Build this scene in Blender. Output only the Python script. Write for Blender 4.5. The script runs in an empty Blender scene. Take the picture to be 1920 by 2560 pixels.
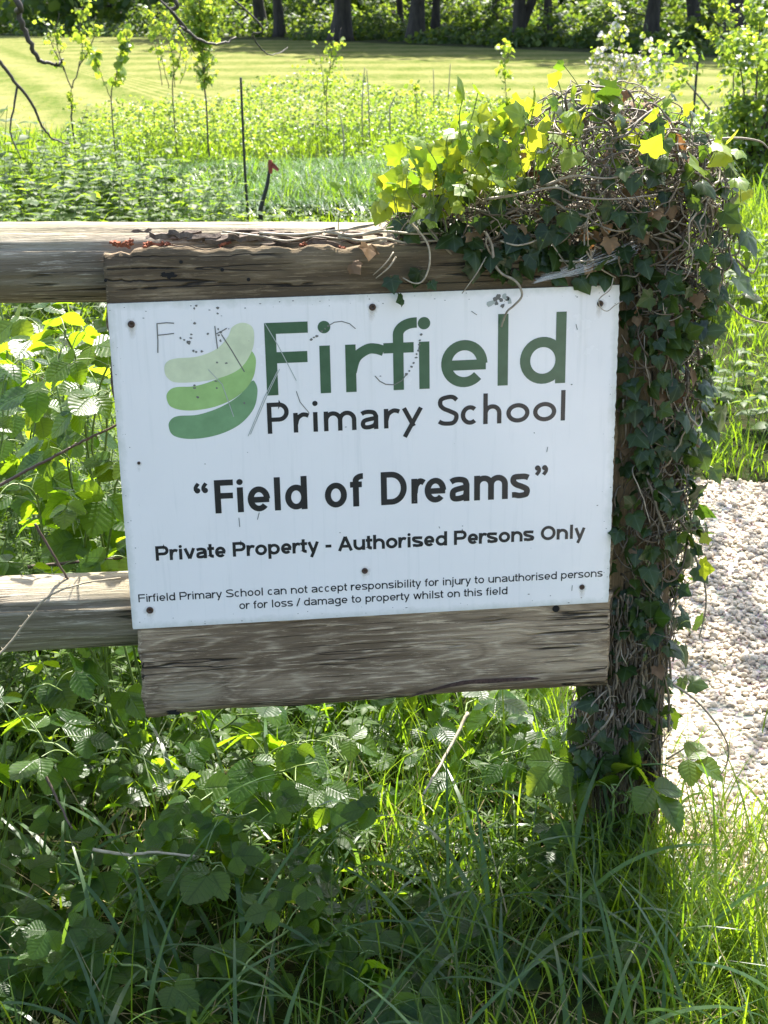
import bpy, math, random
import numpy as np
from mathutils import Vector

# ------------------------------------------------------------------ camera, sky, sun, exposure
S = bpy.context.scene
COL = S.collection
PI = math.pi
R_CAM = np.array([[0.99444092, -0.10392746, -0.01692155],
                  [-0.05027534, -0.32743794, -0.9435342],
                  [0.09251836, 0.93913975, -0.33084268]])
C_CAM = np.array([0.22029, -2.55414, 1.69564])
F_PX = 3700.0                                  # focal length in pixels of the 1920 x 2560 photograph
cam = bpy.data.cameras.new('camera')
cam.sensor_fit = 'VERTICAL'; cam.sensor_height = 36.0; cam.sensor_width = 27.0
cam.lens = F_PX / 2560 * 36.0
cam.clip_start = 0.05; cam.clip_end = 2000
cam.dof.use_dof = True; cam.dof.focus_distance = 2.62; cam.dof.aperture_fstop = 16.0
camo = bpy.data.objects.new('camera', cam); COL.objects.link(camo)
from mathutils import Matrix
camo.matrix_world = Matrix([[R_CAM[0][0], -R_CAM[1][0], -R_CAM[2][0], C_CAM[0]],
                            [R_CAM[0][1], -R_CAM[1][1], -R_CAM[2][1], C_CAM[1]],
                            [R_CAM[0][2], -R_CAM[1][2], -R_CAM[2][2], C_CAM[2]],
                            [0, 0, 0, 1]])
S.camera = camo

SUN_EL, SUN_AZ = math.radians(57), math.radians(20)     # azimuth from +Y towards +X
world = bpy.data.worlds.new('World'); S.world = world; world.use_nodes = True
wn = world.node_tree; bg = wn.nodes['Background']
sky = wn.nodes.new('ShaderNodeTexSky'); sky.sky_type = 'NISHITA'; sky.sun_disc = False
sky.sun_elevation = SUN_EL; sky.sun_rotation = SUN_AZ; sky.dust_density = 2.5
wn.links.new(sky.outputs[0], bg.inputs[0]); bg.inputs[1].default_value = 0.118
sun = bpy.data.lights.new('sun', 'SUN'); sun.energy = 5.0; sun.angle = math.radians(0.53); sun.color = (1.0, 0.95, 0.86)
suno = bpy.data.objects.new('sun', sun); COL.objects.link(suno)
SUN_DIR = Vector((math.sin(SUN_AZ) * math.cos(SUN_EL), math.cos(SUN_AZ) * math.cos(SUN_EL), math.sin(SUN_EL)))
suno.rotation_euler = SUN_DIR.to_track_quat('Z', 'Y').to_euler(); suno.location = (4, 6, 9)
S.view_settings.view_transform = 'Standard'; S.view_settings.look = 'None'
S.view_settings.exposure = 1.95; S.view_settings.gamma = 1.0
S.render.engine = 'CYCLES'
S.cycles.max_bounces = 8; S.cycles.diffuse_bounces = 4; S.cycles.glossy_bounces = 3
S.cycles.transmission_bounces = 5; S.cycles.transparent_max_bounces = 8
S.cycles.sample_clamp_indirect = 6.0

rng = np.random.default_rng(7)


def at(px, py, Y):
    """photograph pixel (on a 1659-wide copy) -> world point on the vertical plane y = Y"""
    k = 1920 / 1659
    v = R_CAM.T @ np.array([(px * k - 960) / F_PX, (py * k - 1280) / F_PX, 1.0])
    return C_CAM + v * (Y - C_CAM[1]) / v[1]


def gnd(px, py, z=0.0):
    k = 1920 / 1659
    v = R_CAM.T @ np.array([(px * k - 960) / F_PX, (py * k - 1280) / F_PX, 1.0])
    return C_CAM + v * (z - C_CAM[2]) / v[2]


# ------------------------------------------------------------------ mesh helpers
class MB:
    """collects points, faces, a per-point tint, vein value and leaf uv; builds ONE mesh object"""
    def __init__(s):
        s.v = []; s.f3 = []; s.f4 = []; s.t = []; s.u = []; s.n = 0; s.vn = []

    def add(s, v, quads=None, tris=None, tint=0.5, uv=None, vein=None):
        v = np.asarray(v, float).reshape(-1, 3); m = len(v)
        s.v.append(v)
        if quads is not None and len(quads): s.f4.append(np.asarray(quads, int).reshape(-1, 4) + s.n)
        if tris is not None and len(tris): s.f3.append(np.asarray(tris, int).reshape(-1, 3) + s.n)
        s.t.append(np.broadcast_to(np.asarray(tint, float), (m,)).copy())
        s.u.append(np.zeros((m, 2)) if uv is None else np.asarray(uv, float).reshape(-1, 2))
        s.vn.append(np.zeros(m) if vein is None else np.asarray(vein, float))
        s.n += m

    def inst(s, tpl, M, P, tint):
        """copies of a template: M (N,3,3) columns are the leaf axes, P (N,3)"""
        N = len(P)
        if N == 0: return
        tv = tpl['v']; m = len(tv)
        V = np.einsum('nij,mj->nmi', M, tv) + P[:, None, :]
        off = (np.arange(N) * m)[:, None, None]
        q = (tpl['q'][None] + off).reshape(-1, 4) if len(tpl['q']) else None
        t = (tpl['t'][None] + off).reshape(-1, 3) if len(tpl['t']) else None
        s.add(V.reshape(-1, 3), q, t, np.repeat(np.broadcast_to(tint, (N,)), m), np.tile(tpl['uv'], (N, 1)), np.tile(tpl['vein'], N))

    def tube(s, pts, r, n=6, tint=0.5, cap=True):
        pts = np.asarray(pts, float); k = len(pts)
        r = np.broadcast_to(np.asarray(r, float), (k,))
        T = np.gradient(pts, axis=0); T /= np.linalg.norm(T, axis=1)[:, None] + 1e-12
        a = np.array([0, 0, 1.0]) if abs(T[0][2]) < .9 else np.array([1.0, 0, 0])
        N = np.zeros_like(T); cur = a
        for i in range(k):
            cur = cur - T[i] * (cur @ T[i]); cur = cur / (np.linalg.norm(cur) + 1e-12); N[i] = cur
        B = np.cross(T, N)
        ang = np.arange(n) * 2 * PI / n
        V = pts[:, None] + r[:, None, None] * (np.cos(ang)[None, :, None] * N[:, None] + np.sin(ang)[None, :, None] * B[:, None])
        i, j = np.meshgrid(np.arange(k - 1), np.arange(n), indexing='ij')
        j2 = (j + 1) % n
        q = np.stack([i * n + j, i * n + j2, (i + 1) * n + j2, (i + 1) * n + j], -1).reshape(-1, 4)
        V = V.reshape(-1, 3); tr = []
        if cap:
            V = np.vstack([V, pts[0], pts[-1]])
            for jj in range(n):
                tr.append((k * n, (jj + 1) % n, jj)); tr.append((k * n + 1, (k - 1) * n + jj, (k - 1) * n + (jj + 1) % n))
        s.add(V, q, tr, tint)

    def build(s, name, mat, parent=None, smooth=True):
        me = bpy.data.meshes.new(name)
        V = np.vstack(s.v) if s.v else np.zeros((0, 3))
        f4 = np.vstack(s.f4) if s.f4 else np.zeros((0, 4), int)
        f3 = np.vstack(s.f3) if s.f3 else np.zeros((0, 3), int)
        me.vertices.add(len(V)); me.vertices.foreach_set('co', V.astype(np.float32).ravel())
        L = np.concatenate([f4.ravel(), f3.ravel()])
        me.loops.add(len(L)); me.loops.foreach_set('vertex_index', L.astype(np.int32))
        nf = len(f4) + len(f3)
        me.polygons.add(nf)
        st = np.concatenate([np.arange(len(f4)) * 4, len(f4) * 4 + np.arange(len(f3)) * 3])
        me.polygons.foreach_set('loop_start', st.astype(np.int32))
        me.polygons.foreach_set('use_smooth', np.full(nf, bool(smooth)))
        me.update(calc_edges=True)
        uvl = me.uv_layers.new(name='leaf')
        uvl.data.foreach_set('uv', np.vstack(s.u)[L].astype(np.float32).ravel())
        a = me.attributes.new('tint', 'FLOAT', 'POINT'); a.data.foreach_set('value', np.concatenate(s.t).astype(np.float32))
        a = me.attributes.new('vein', 'FLOAT', 'POINT'); a.data.foreach_set('value', np.concatenate(s.vn).astype(np.float32))
        me.materials.append(mat)
        o = bpy.data.objects.new(name, me); COL.objects.link(o)
        if parent is not None: o.parent = parent
        return o


def tag(o, label=None, cat=None, group=None, kind=None):
    if label: o['label'] = label
    if cat: o['category'] = cat
    if group: o['group'] = group
    if kind: o['kind'] = kind
    return o


def empty(name, label, cat, group=None):
    o = bpy.data.objects.new(name, None); o.empty_display_size = .05; COL.objects.link(o)
    return tag(o, label, cat, group)


def norm(a):
    a = np.asarray(a, float); return a / (np.linalg.norm(a, axis=-1, keepdims=True) + 1e-12)


def axes(direction, normal):
    """(N,3,3): columns = across, along the leaf, leaf normal"""
    d = norm(direction); n = normal - d * np.sum(normal * d, -1, keepdims=True); n = norm(n)
    x = np.cross(d, n)
    return np.stack([x, d, n], -1)


def spline(P, k=6, closed=False):
    P = np.asarray(P, float); n = len(P); out = []
    for i in range(n if closed else n - 1):
        if closed: p0, p1, p2, p3 = P[i - 1], P[i], P[(i + 1) % n], P[(i + 2) % n]
        else: p0, p1, p2, p3 = P[max(i - 1, 0)], P[i], P[i + 1], P[min(i + 2, n - 1)]
        for t in np.arange(k) / k:
            out.append(.5 * (2 * p1 + (p2 - p0) * t + (2 * p0 - 5 * p1 + 4 * p2 - p3) * t * t + (3 * p1 - p0 - 3 * p2 + p3) * t ** 3))
    if not closed: out.append(P[-1])
    return np.array(out)


def vnoise(x, seed=0):
    """smooth 1-D value noise in -1..1"""
    x = np.asarray(x, float); r = np.random.default_rng(seed).uniform(-1, 1, 512)
    i = np.floor(x).astype(int); f = x - i; f = f * f * (3 - 2 * f)
    return r[i % 512] * (1 - f) + r[(i + 1) % 512] * f


def noise2(x, y, seed=0):
    x = np.asarray(x, float); y = np.asarray(y, float)
    r = np.random.default_rng(seed).uniform(-1, 1, (128, 128))
    i = np.floor(x).astype(int); j = np.floor(y).astype(int); f = x - i; g = y - j
    f = f * f * (3 - 2 * f); g = g * g * (3 - 2 * g)
    a = r[i % 128, j % 128]; b = r[(i + 1) % 128, j % 128]; c = r[i % 128, (j + 1) % 128]; d = r[(i + 1) % 128, (j + 1) % 128]
    return (a * (1 - f) + b * f) * (1 - g) + (c * (1 - f) + d * f) * g


# ------------------------------------------------------------------ materials
def new_mat(name):
    m = bpy.data.materials.new(name); m.use_nodes = True
    nt = m.node_tree; b = nt.nodes['Principled BSDF']
    return m, nt, b


def nd(nt, t, **kw):
    n = nt.nodes.new(t)
    for k, v in kw.items():
        if k in ('op',): n.operation = v
        elif k == 'vals':
            for i, x in v.items(): n.inputs[i].default_value = x
        else: setattr(n, k, v)
    return n


def mixc(nt, fac, a, b, blend='MIX'):
    n = nt.nodes.new('ShaderNodeMix'); n.data_type = 'RGBA'; n.blend_type = blend
    for i, x in ((0, fac), (6, a), (7, b)):
        if isinstance(x, bpy.types.NodeSocket): nt.links.new(x, n.inputs[i])
        else: n.inputs[i].default_value = x if i == 0 else (*x, 1) if len(x) == 3 else x
    return n.outputs[2]


def math_(nt, op, a, b=None, c=None, clamp=False):
    n = nt.nodes.new('ShaderNodeMath'); n.operation = op; n.use_clamp = clamp
    for i, x in enumerate((a, b, c)):
        if x is None: continue
        if isinstance(x, bpy.types.NodeSocket): nt.links.new(x, n.inputs[i])
        else: n.inputs[i].default_value = x
    return n.outputs[0]


def attr(nt, name):
    n = nt.nodes.new('ShaderNodeAttribute'); n.attribute_name = name; return n.outputs['Fac']


def maprange(nt, v, a, b, c=0.0, d=1.0):
    n = nt.nodes.new('ShaderNodeMapRange'); nt.links.new(v, n.inputs[0])
    for i, x in enumerate((a, b, c, d)): n.inputs[i + 1].default_value = x
    return n.outputs[0]


def coords(nt, scale=(1, 1, 1), kind='Object'):
    t = nt.nodes.new('ShaderNodeTexCoord'); m = nt.nodes.new('ShaderNodeMapping')
    nt.links.new(t.outputs[kind], m.inputs[0]); m.inputs['Scale'].default_value = scale
    return m.outputs[0]


def noise(nt, vec, scale, detail=4, rough=.55, out=0, dist=0.0):
    n = nt.nodes.new('ShaderNodeTexNoise'); nt.links.new(vec, n.inputs['Vector'])
    n.inputs['Scale'].default_value = scale; n.inputs['Detail'].default_value = detail
    n.inputs['Roughness'].default_value = rough; n.inputs['Distortion'].default_value = dist
    return n.outputs[out]


def bump(nt, b, h, strength=.3, dist=.01):
    n = nt.nodes.new('ShaderNodeBump'); nt.links.new(h, n.inputs['Height'])
    n.inputs['Strength'].default_value = strength; n.inputs['Distance'].default_value = dist
    nt.links.new(n.outputs[0], b.inputs['Normal']); return n


def leaf_mat(name, c0, c1, tr, fac=.42, rough=.4, spec=.5, veins=None, tr_c1=None, patch=0.25):
    """tint picks between c0 and c1; tr is the light that comes through the blade"""
    m, nt, b = new_mat(name)
    t = attr(nt, 'tint')
    col = mixc(nt, t, c0, c1)
    nz = noise(nt, coords(nt), 60, 2)
    col = mixc(nt, math_(nt, 'MULTIPLY', maprange(nt, nz, .4, .7), patch), mixc(nt, maprange(nt, noise(nt, coords(nt), 9, 3), .35, .65, 0, .5), col, tuple(x * y for x, y in zip(c0, (.75, .8, .7)))), tuple(min(1, x * 1.7) for x in c1))
    trc = mixc(nt, t, tr, tr_c1 or tr)
    if veins:
        uv = nt.nodes.new('ShaderNodeUVMap'); uv.uv_map = 'leaf'
        sx = nt.nodes.new('ShaderNodeSeparateXYZ'); nt.links.new(uv.outputs[0], sx.inputs[0])
        au = math_(nt, 'ABSOLUTE', sx.outputs[0])
        if veins == 'pinnate':
            ph = math_(nt, 'SUBTRACT', math_(nt, 'MULTIPLY', sx.outputs[1], 7.0), math_(nt, 'MULTIPLY', au, 1.5))
            w = math_(nt, 'COSINE', math_(nt, 'MULTIPLY', ph, 2 * PI))
            lat = maprange(nt, w, .86, 1.0)
            mid = maprange(nt, au, .10, .02)
            v = math_(nt, 'MAXIMUM', lat, mid)
            bump(nt, b, math_(nt, 'SUBTRACT', math_(nt, 'MULTIPLY', w, -.3), mid), .30, .003)
        else:
            v = maprange(nt, attr(nt, 'vein'), .86, .98)
        col = mixc(nt, math_(nt, 'MULTIPLY', v, .5), col, tuple(min(1, .06 + x * 2.2) for x in c1) if veins != 'pinnate' else tuple(x * .55 for x in c0))
        trc = mixc(nt, math_(nt, 'MULTIPLY', v, .35), trc, tuple(x * .45 for x in tr))
    nt.links.new(col, b.inputs['Base Color'])
    b.inputs['Roughness'].default_value = rough; b.inputs['Specular IOR Level'].default_value = spec
    tl = nt.nodes.new('ShaderNodeBsdfTranslucent'); nt.links.new(trc, tl.inputs[0])
    mx = nt.nodes.new('ShaderNodeMixShader'); mx.inputs[0].default_value = fac
    nt.links.new(b.outputs[0], mx.inputs[1]); nt.links.new(tl.outputs[0], mx.inputs[2])
    nt.links.new(mx.outputs[0], nt.nodes['Material Output'].inputs[0])
    return m


def plain(name, c, rough=.6, c2=None, scale=40, bumps=0, spec=.5, stretch=(1, 1, 1)):
    m, nt, b = new_mat(name)
    b.inputs['Roughness'].default_value = rough; b.inputs['Specular IOR Level'].default_value = spec
    if c2 is None: b.inputs['Base Color'].default_value = (*c, 1)
    else:
        nz = noise(nt, coords(nt, stretch), scale, 5, .6)
        nt.links.new(mixc(nt, maprange(nt, nz, .35, .65), c, c2), b.inputs['Base Color'])
        if bumps: bump(nt, b, nz, bumps, .01)
    return m


def stem_mat(name, c0, c1, rough=.6):
    m, nt, b = new_mat(name)
    nz = noise(nt, coords(nt), 90, 4)
    col = mixc(nt, attr(nt, 'tint'), c0, c1)
    col = mixc(nt, maprange(nt, nz, .35, .7, 0, .55), col, tuple(x * .55 for x in c0))
    nt.links.new(col, b.inputs['Base Color']); b.inputs['Roughness'].default_value = rough
    bump(nt, b, nz, .3, .003)
    return m


def wood_mat(name, base, light, dark, along=(1, 0, 0), knot=None, ring=16.0, swirl=.35, green=0.0, gscale=1.0):
    """weathered timber: long growth-ring figure bent by slow noise, fine fibres, drying checks"""
    m, nt, b = new_mat(name)
    tc = nt.nodes.new('ShaderNodeTexCoord'); P = tc.outputs['Object']
    def scl(v):
        mp = nt.nodes.new('ShaderNodeMapping'); nt.links.new(P, mp.inputs[0]); mp.inputs['Scale'].default_value = v; return mp.outputs[0]
    lo, hi = 1.3 * gscale, 9.0
    st = tuple(lo if a else hi for a in along)
    sw = noise(nt, scl(st), 1.0, 3, .5)                                     # bends of the rings
    sx = nt.nodes.new('ShaderNodeSeparateXYZ'); nt.links.new(P, sx.inputs[0])
    cross = math_(nt, 'ADD', sx.outputs[2] if along[0] else sx.outputs[0], math_(nt, 'MULTIPLY', sx.outputs[1], .7))
    h = math_(nt, 'ADD', math_(nt, 'MULTIPLY', cross, ring), math_(nt, 'MULTIPLY', sw, ring * swirl))
    if knot:
        vm = nt.nodes.new('ShaderNodeVectorMath'); vm.operation = 'SUBTRACT'; nt.links.new(P, vm.inputs[0]); vm.inputs[1].default_value = knot
        v2 = nt.nodes.new('ShaderNodeVectorMath'); v2.operation = 'MULTIPLY'; nt.links.new(vm.outputs[0], v2.inputs[0]); v2.inputs[1].default_value = (.5, .2, 1.15)
        ln = nt.nodes.new('ShaderNodeVectorMath'); ln.operation = 'LENGTH'; nt.links.new(v2.outputs[0], ln.inputs[0])
        g = math_(nt, 'POWER', 2.718, math_(nt, 'MULTIPLY', math_(nt, 'POWER', math_(nt, 'DIVIDE', ln.outputs[1], .045), 2.0), -1.0))
        h = math_(nt, 'ADD', h, math_(nt, 'MULTIPLY', g, 3.2))
    jit = noise(nt, scl(tuple(6 if a else 130 for a in along)), 1.0, 5, .7)
    h = math_(nt, 'ADD', h, math_(nt, 'MULTIPLY', jit, .5))
    rings = math_(nt, 'FRACT', h)
    rings = math_(nt, 'SUBTRACT', 1.0, math_(nt, 'ABSOLUTE', math_(nt, 'SUBTRACT', math_(nt, 'MULTIPLY', rings, 2.0), 1.0)))
    fib = noise(nt, scl(tuple(7 if a else 300 for a in along)), 1.0, 6, .75)
    med = noise(nt, scl(tuple(1.8 if a else 40 for a in along)), 1.0, 5, .6)
    wide = noise(nt, scl(tuple(1.1 if a else 12 for a in along)), 1.0, 3, .5)
    big = noise(nt, scl((2.2, 2.2, 2.2)), 1.0, 4, .55)
    pale = noise(nt, scl(tuple(10 if a else 210 for a in along)), 1.0, 5, .75)
    col = mixc(nt, maprange(nt, wide, .42, .58), tuple(x * .58 for x in base), tuple(.6 * x + .4 * y for x, y in zip(base, light)))
    brk = maprange(nt, pale, .40, .55)
    col = mixc(nt, math_(nt, 'MULTIPLY', maprange(nt, rings, .66, .95, 0, .7), brk), col, light)
    col = mixc(nt, maprange(nt, rings, .30, .05, 0, .4), col, dark)
    col = mixc(nt, maprange(nt, med, .56, .70, 0, .5), col, dark)
    col = mixc(nt, maprange(nt, fib, .52, .66, 0, .75), col, dark)
    col = mixc(nt, maprange(nt, pale, .56, .64, 0, .7), col, tuple(min(1, x * 1.2) for x in light))
    col = mixc(nt, maprange(nt, big, .48, .68, 0, .45), col, tuple(x * .55 for x in base))
    chk = noise(nt, scl(tuple(1.2 if a else 46 for a in along)), 1.0, 2, .4)
    crack = maprange(nt, math_(nt, 'ABSOLUTE', math_(nt, 'SUBTRACT', chk, .5)), .016, .004)
    gate = maprange(nt, noise(nt, scl((3, 3, 7)), 1.0, 2), .48, .54)
    crack = math_(nt, 'MULTIPLY', crack, gate)
    col = mixc(nt, math_(nt, 'MULTIPLY', crack, .9), col, (.012, .010, .008))
    if knot:
        e = math_(nt, 'ADD', math_(nt, 'DIVIDE', ln.outputs[1], .036), math_(nt, 'MULTIPLY', math_(nt, 'SUBTRACT', pale, .5), 1.8))
        col = mixc(nt, maprange(nt, e, 1.05, .5, 0, .6), col, (.42, .34, .23))
        col = mixc(nt, math_(nt, 'MULTIPLY', maprange(nt, math_(nt, 'ABSOLUTE', math_(nt, 'SUBTRACT', e, 1.02)), .16, .03), .6), col, dark)
    if green:
        gr = maprange(nt, noise(nt, scl((1.5, 5, 6)), 1.0, 5, .6), .45, .7, 0, green)
        col = mixc(nt, gr, col, (.10, .105, .03))
    nt.links.new(col, b.inputs['Base Color'])
    b.inputs['Roughness'].default_value = .78; b.inputs['Specular IOR Level'].default_value = .3
    ht = math_(nt, 'SUBTRACT', math_(nt, 'ADD', math_(nt, 'MULTIPLY', rings, .4), math_(nt, 'ADD', math_(nt, 'MULTIPLY', fib, -1.2), math_(nt, 'MULTIPLY', pale, 1.0))), math_(nt, 'MULTIPLY', crack, 2.5))
    bump(nt, b, ht, .8, .004)
    return m


M = {}
M['rail_wood'] = wood_mat('rail_wood', (.36, .29, .20), (.56, .49, .375), (.11, .082, .052), ring=9, swirl=.5, green=.55, gscale=.7)
M['board_wood'] = wood_mat('board_wood', (.22, .155, .088), (.36, .27, .165), (.068, .047, .027), ring=26, swirl=.30, green=.25)
M['low_board_wood'] = wood_mat('low_board_wood', (.36, .25, .155), (.70, .55, .38), (.125, .085, .052), knot=(.100, 0, .452), ring=24, swirl=.55)
M['post_wood'] = wood_mat('post_wood', (.15, .10, .052), (.22, .155, .085), (.04, .027, .015), along=(0, 0, 1), ring=22, swirl=.25, green=.2)
M['bark_dark'] = plain('bark_dark', (.06, .042, .03), .9, (.16, .12, .09), 60, .5)
M['rot'] = plain('rot', (.30, .085, .03), .85, (.16, .045, .02), 80, .4)
M['trunk'] = plain('trunk', (.022, .018, .013), .9, (.055, .046, .034), 8, .6, stretch=(1, 1, .25))
M['twig'] = stem_mat('twig', (.05, .038, .028), (.12, .095, .07))
M['ivy_stem'] = stem_mat('ivy_stem', (.095, .066, .040), (.47, .39, .28), .55)
M['dry_stem'] = stem_mat('dry_stem', (.26, .21, .13), (.42, .36, .25))
M['cane'] = stem_mat('cane', (.07, .045, .035), (.16, .10, .07))
M['green_stem'] = stem_mat('green_stem', (.09, .15, .03), (.20, .27, .07), .45)
M['bramble'] = leaf_mat('bramble', (.010, .032, .008), (.048, .100, .018), (.28, .50, .012), .52, .36, .36, 'pinnate', (.40, .52, .02))
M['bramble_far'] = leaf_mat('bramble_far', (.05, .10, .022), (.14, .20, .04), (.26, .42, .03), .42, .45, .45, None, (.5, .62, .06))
M['ivy'] = leaf_mat('ivy', (.009, .022, .007), (.034, .062, .013), (.10, .22, .015), .25, .36, .35, 'palmate', (.22, .34, .02), .1)
M['ivy_young'] = leaf_mat('ivy_young', (.06, .13, .015), (.17, .23, .02), (.20, .36, .015), .50, .38, .45, 'palmate', (.62, .64, .03), .3)
M['dead_leaf'] = leaf_mat('dead_leaf', (.10, .055, .025), (.26, .17, .09), (.30, .13, .04), .3, .6, .3, None, (.4, .22, .08))
M['grass'] = leaf_mat('grass', (.014, .040, .007), (.078, .130, .015), (.17, .33, .012), .46, .36, .32, None, (.40, .56, .02))
M['grass_blue'] = leaf_mat('grass_blue', (.018, .052, .018), (.055, .105, .030), (.12, .26, .02), .38, .34, .45, None, (.3, .48, .05))
M['grass_sheen'] = leaf_mat('grass_sheen', (.05, .10, .05), (.09, .16, .07), (.14, .28, .04), .30, .30, .7)
M['straw'] = leaf_mat('straw', (.28, .21, .10), (.42, .34, .19), (.35, .25, .1), .3, .55, .4)
M['herb'] = leaf_mat('herb', (.014, .036, .008), (.07, .12, .02), (.13, .27, .015), .42, .5, .22, None, (.42, .58, .04))
M['sapling'] = leaf_mat('sapling', (.09, .16, .03), (.20, .26, .06), (.36, .55, .03), .45, .4, .45, None, (.6, .68, .06))
M['wood_leaf'] = leaf_mat('wood_leaf', (.022, .048, .012), (.06, .10, .02), (.10, .20, .015), .40, .55, .35, None, (.34, .44, .04))
M['blossom'] = leaf_mat('blossom', (.75, .70, .68), (.85, .78, .78), (.8, .7, .7), .4, .6, .3)

# sign face: glossy white laminate with specks and grey weathering
m, nt, b = new_mat('sign_white')
c = coords(nt); big = noise(nt, c, 5, 5, .6); sp = noise(nt, c, 170, 3, .7); st = noise(nt, coords(nt, (90, 1, 5)), 1, 4, .6)
col = mixc(nt, maprange(nt, big, .4, .75, 0, .5), (.90, .85, .825), (.82, .775, .755))
col = mixc(nt, maprange(nt, st, .55, .8, 0, .25), col, (.55, .55, .53))
gate = maprange(nt, noise(nt, c, 14, 3), .5, .72)
col = mixc(nt, math_(nt, 'MULTIPLY', maprange(nt, sp, .70, .76), gate), col, (.2, .2, .18))
so = nt.nodes.new('ShaderNodeSeparateXYZ'); tco = nt.nodes.new('ShaderNodeTexCoord'); nt.links.new(tco.outputs['Object'], so.inputs[0])
dx_ = math_(nt, 'SUBTRACT', .45, math_(nt, 'ABSOLUTE', math_(nt, 'SUBTRACT', so.outputs[0], .45))); dz_ = math_(nt, 'SUBTRACT', .305, math_(nt, 'ABSOLUTE', math_(nt, 'SUBTRACT', so.outputs[2], .895)))
ed = math_(nt, 'ADD', math_(nt, 'MINIMUM', dx_, dz_), math_(nt, 'MULTIPLY', math_(nt, 'SUBTRACT', noise(nt, c, 30, 5, .7), .5), .03))
col = mixc(nt, maprange(nt, ed, .014, -.004, 0, .55), col, (.42, .44, .36))
run = math_(nt, 'MULTIPLY', maprange(nt, noise(nt, coords(nt, (60, 1, 2.2)), 1, 3, .5), .60, .74), maprange(nt, so.outputs[2], .85, 1.2))
col = mixc(nt, math_(nt, 'MULTIPLY', run, .22), col, (.42, .42, .34))
nt.links.new(col, b.inputs['Base Color']); b.inputs['Roughness'].default_value = .2
nt.links.new(maprange(nt, big, .35, .7, .16, .30), b.inputs['Roughness'])
M['sign_white'] = m
M['sign_edge'] = plain('sign_edge', (.05, .045, .04), .8, (.3, .29, .27), 200)
for k, c in dict(ink_green=(.056, .112, .062), ink_black=(.022, .021, .026), logo_pale=(.60, .63, .42), logo_mid=(.31, .47, .17), logo_dark=(.17, .30, .15)).items():
    M[k] = plain(k, c, .22, tuple(min(1, x * 1.18 + .006) for x in c), 30)
M['scratch'] = plain('scratch', (.16, .15, .13), .7)
M['scratch_pale'] = plain('scratch_pale', (.40, .42, .38), .6)
M['screw'] = plain('screw', (.03, .02, .016), .55, (.09, .04, .02), 300)
M['red_tag'] = plain('red_tag', (.22, .035, .025), .7, (.34, .07, .04), 60)
M['black_stake'] = plain('black_stake', (.018, .017, .016), .5)
M['gate_metal'] = plain('gate_metal', (.30, .30, .29), .5, (.22, .22, .21), 20)
M['hole'] = plain('hole', (.008, .007, .006), .9)
m, nt, b = new_mat('rust_stain')
nt.links.new(mixc(nt, attr(nt, 'vein'), (.62, .55, .45), (.16, .075, .03)), b.inputs['Base Color']); b.inputs['Roughness'].default_value = .5
nt.links.new(math_(nt, 'MULTIPLY', attr(nt, 'vein'), .95), b.inputs['Alpha']); M['rust_stain'] = m
m, nt, b = new_mat('cobweb')
b.inputs['Base Color'].default_value = (.8, .8, .8, 1); b.inputs['Alpha'].default_value = .55; b.inputs['Roughness'].default_value = .5
M['cobweb'] = m

# ground
m, nt, b = new_mat('soil_and_moss')
c = coords(nt); n1 = noise(nt, c, 1.2, 6, .6); n2 = noise(nt, c, 25, 5, .65)
col = mixc(nt, maprange(nt, n1, .35, .65), (.016, .022, .008), (.045, .065, .016))
col = mixc(nt, maprange(nt, n2, .45, .7), col, (.03, .021, .012))
nt.links.new(col, b.inputs['Base Color']); b.inputs['Roughness'].default_value = 1; b.inputs['Specular IOR Level'].default_value = .05; bump(nt, b, n2, .8, .03)
M['soil'] = m
m, nt, b = new_mat('mown_grass')
c = coords(nt)
mp = nt.nodes.new('ShaderNodeMapping'); tc = nt.nodes.new('ShaderNodeTexCoord'); nt.links.new(tc.outputs['Object'], mp.inputs[0])
mp.inputs['Rotation'].default_value = (0, 0, math.radians(-52))
sx = nt.nodes.new('ShaderNodeSeparateXYZ'); nt.links.new(mp.outputs[0], sx.inputs[0])
wob = noise(nt, c, .25, 3)
s0 = nt.nodes.new('ShaderNodeSeparateXYZ'); nt.links.new(tc.outputs['Object'], s0.inputs[0])
ul = math_(nt, 'ADD', math_(nt, 'MULTIPLY', s0.outputs[0], .978), math_(nt, 'MULTIPLY', s0.outputs[1], .21))
turn = maprange(nt, ul, 4.2, 5.2)
ph = math_(nt, 'ADD', math_(nt, 'MULTIPLY', ul, math_(nt, 'SUBTRACT', 3.9, math_(nt, 'MULTIPLY', turn, 3.9))), math_(nt, 'MULTIPLY', math_(nt, 'MULTIPLY', math_(nt, 'ADD', s0.outputs[1], math_(nt, 'MULTIPLY', s0.outputs[0], .35)), 1.7), turn))
wv = math_(nt, 'SINE', math_(nt, 'ADD', ph, math_(nt, 'MULTIPLY', wob, 3.0)))
f1 = noise(nt, coords(nt, (1, .35, 1)), 1.6, 6, .65); f2 = noise(nt, coords(nt, (1, .3, 1)), 9, 5, .7)
stripe = maprange(nt, math_(nt, 'ADD', wv, math_(nt, 'MULTIPLY', math_(nt, 'SUBTRACT', f1, .5), 6.0)), -1.3, 1.3)
col = mixc(nt, stripe, (.068, .098, .016), (.175, .172, .062))
col = mixc(nt, maprange(nt, f2, .42, .7, 0, .6), col, (.17, .155, .055))
col = mixc(nt, maprange(nt, f2, .5, .3, 0, .5), col, (.045, .075, .010))
nt.links.new(col, b.inputs['Base Color']); b.inputs['Roughness'].default_value = 1; b.inputs['Specular IOR Level'].default_value = .03; bump(nt, b, f2, .6, .05)
M['mown'] = m
m, nt, b = new_mat('gravel_bed')
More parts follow.
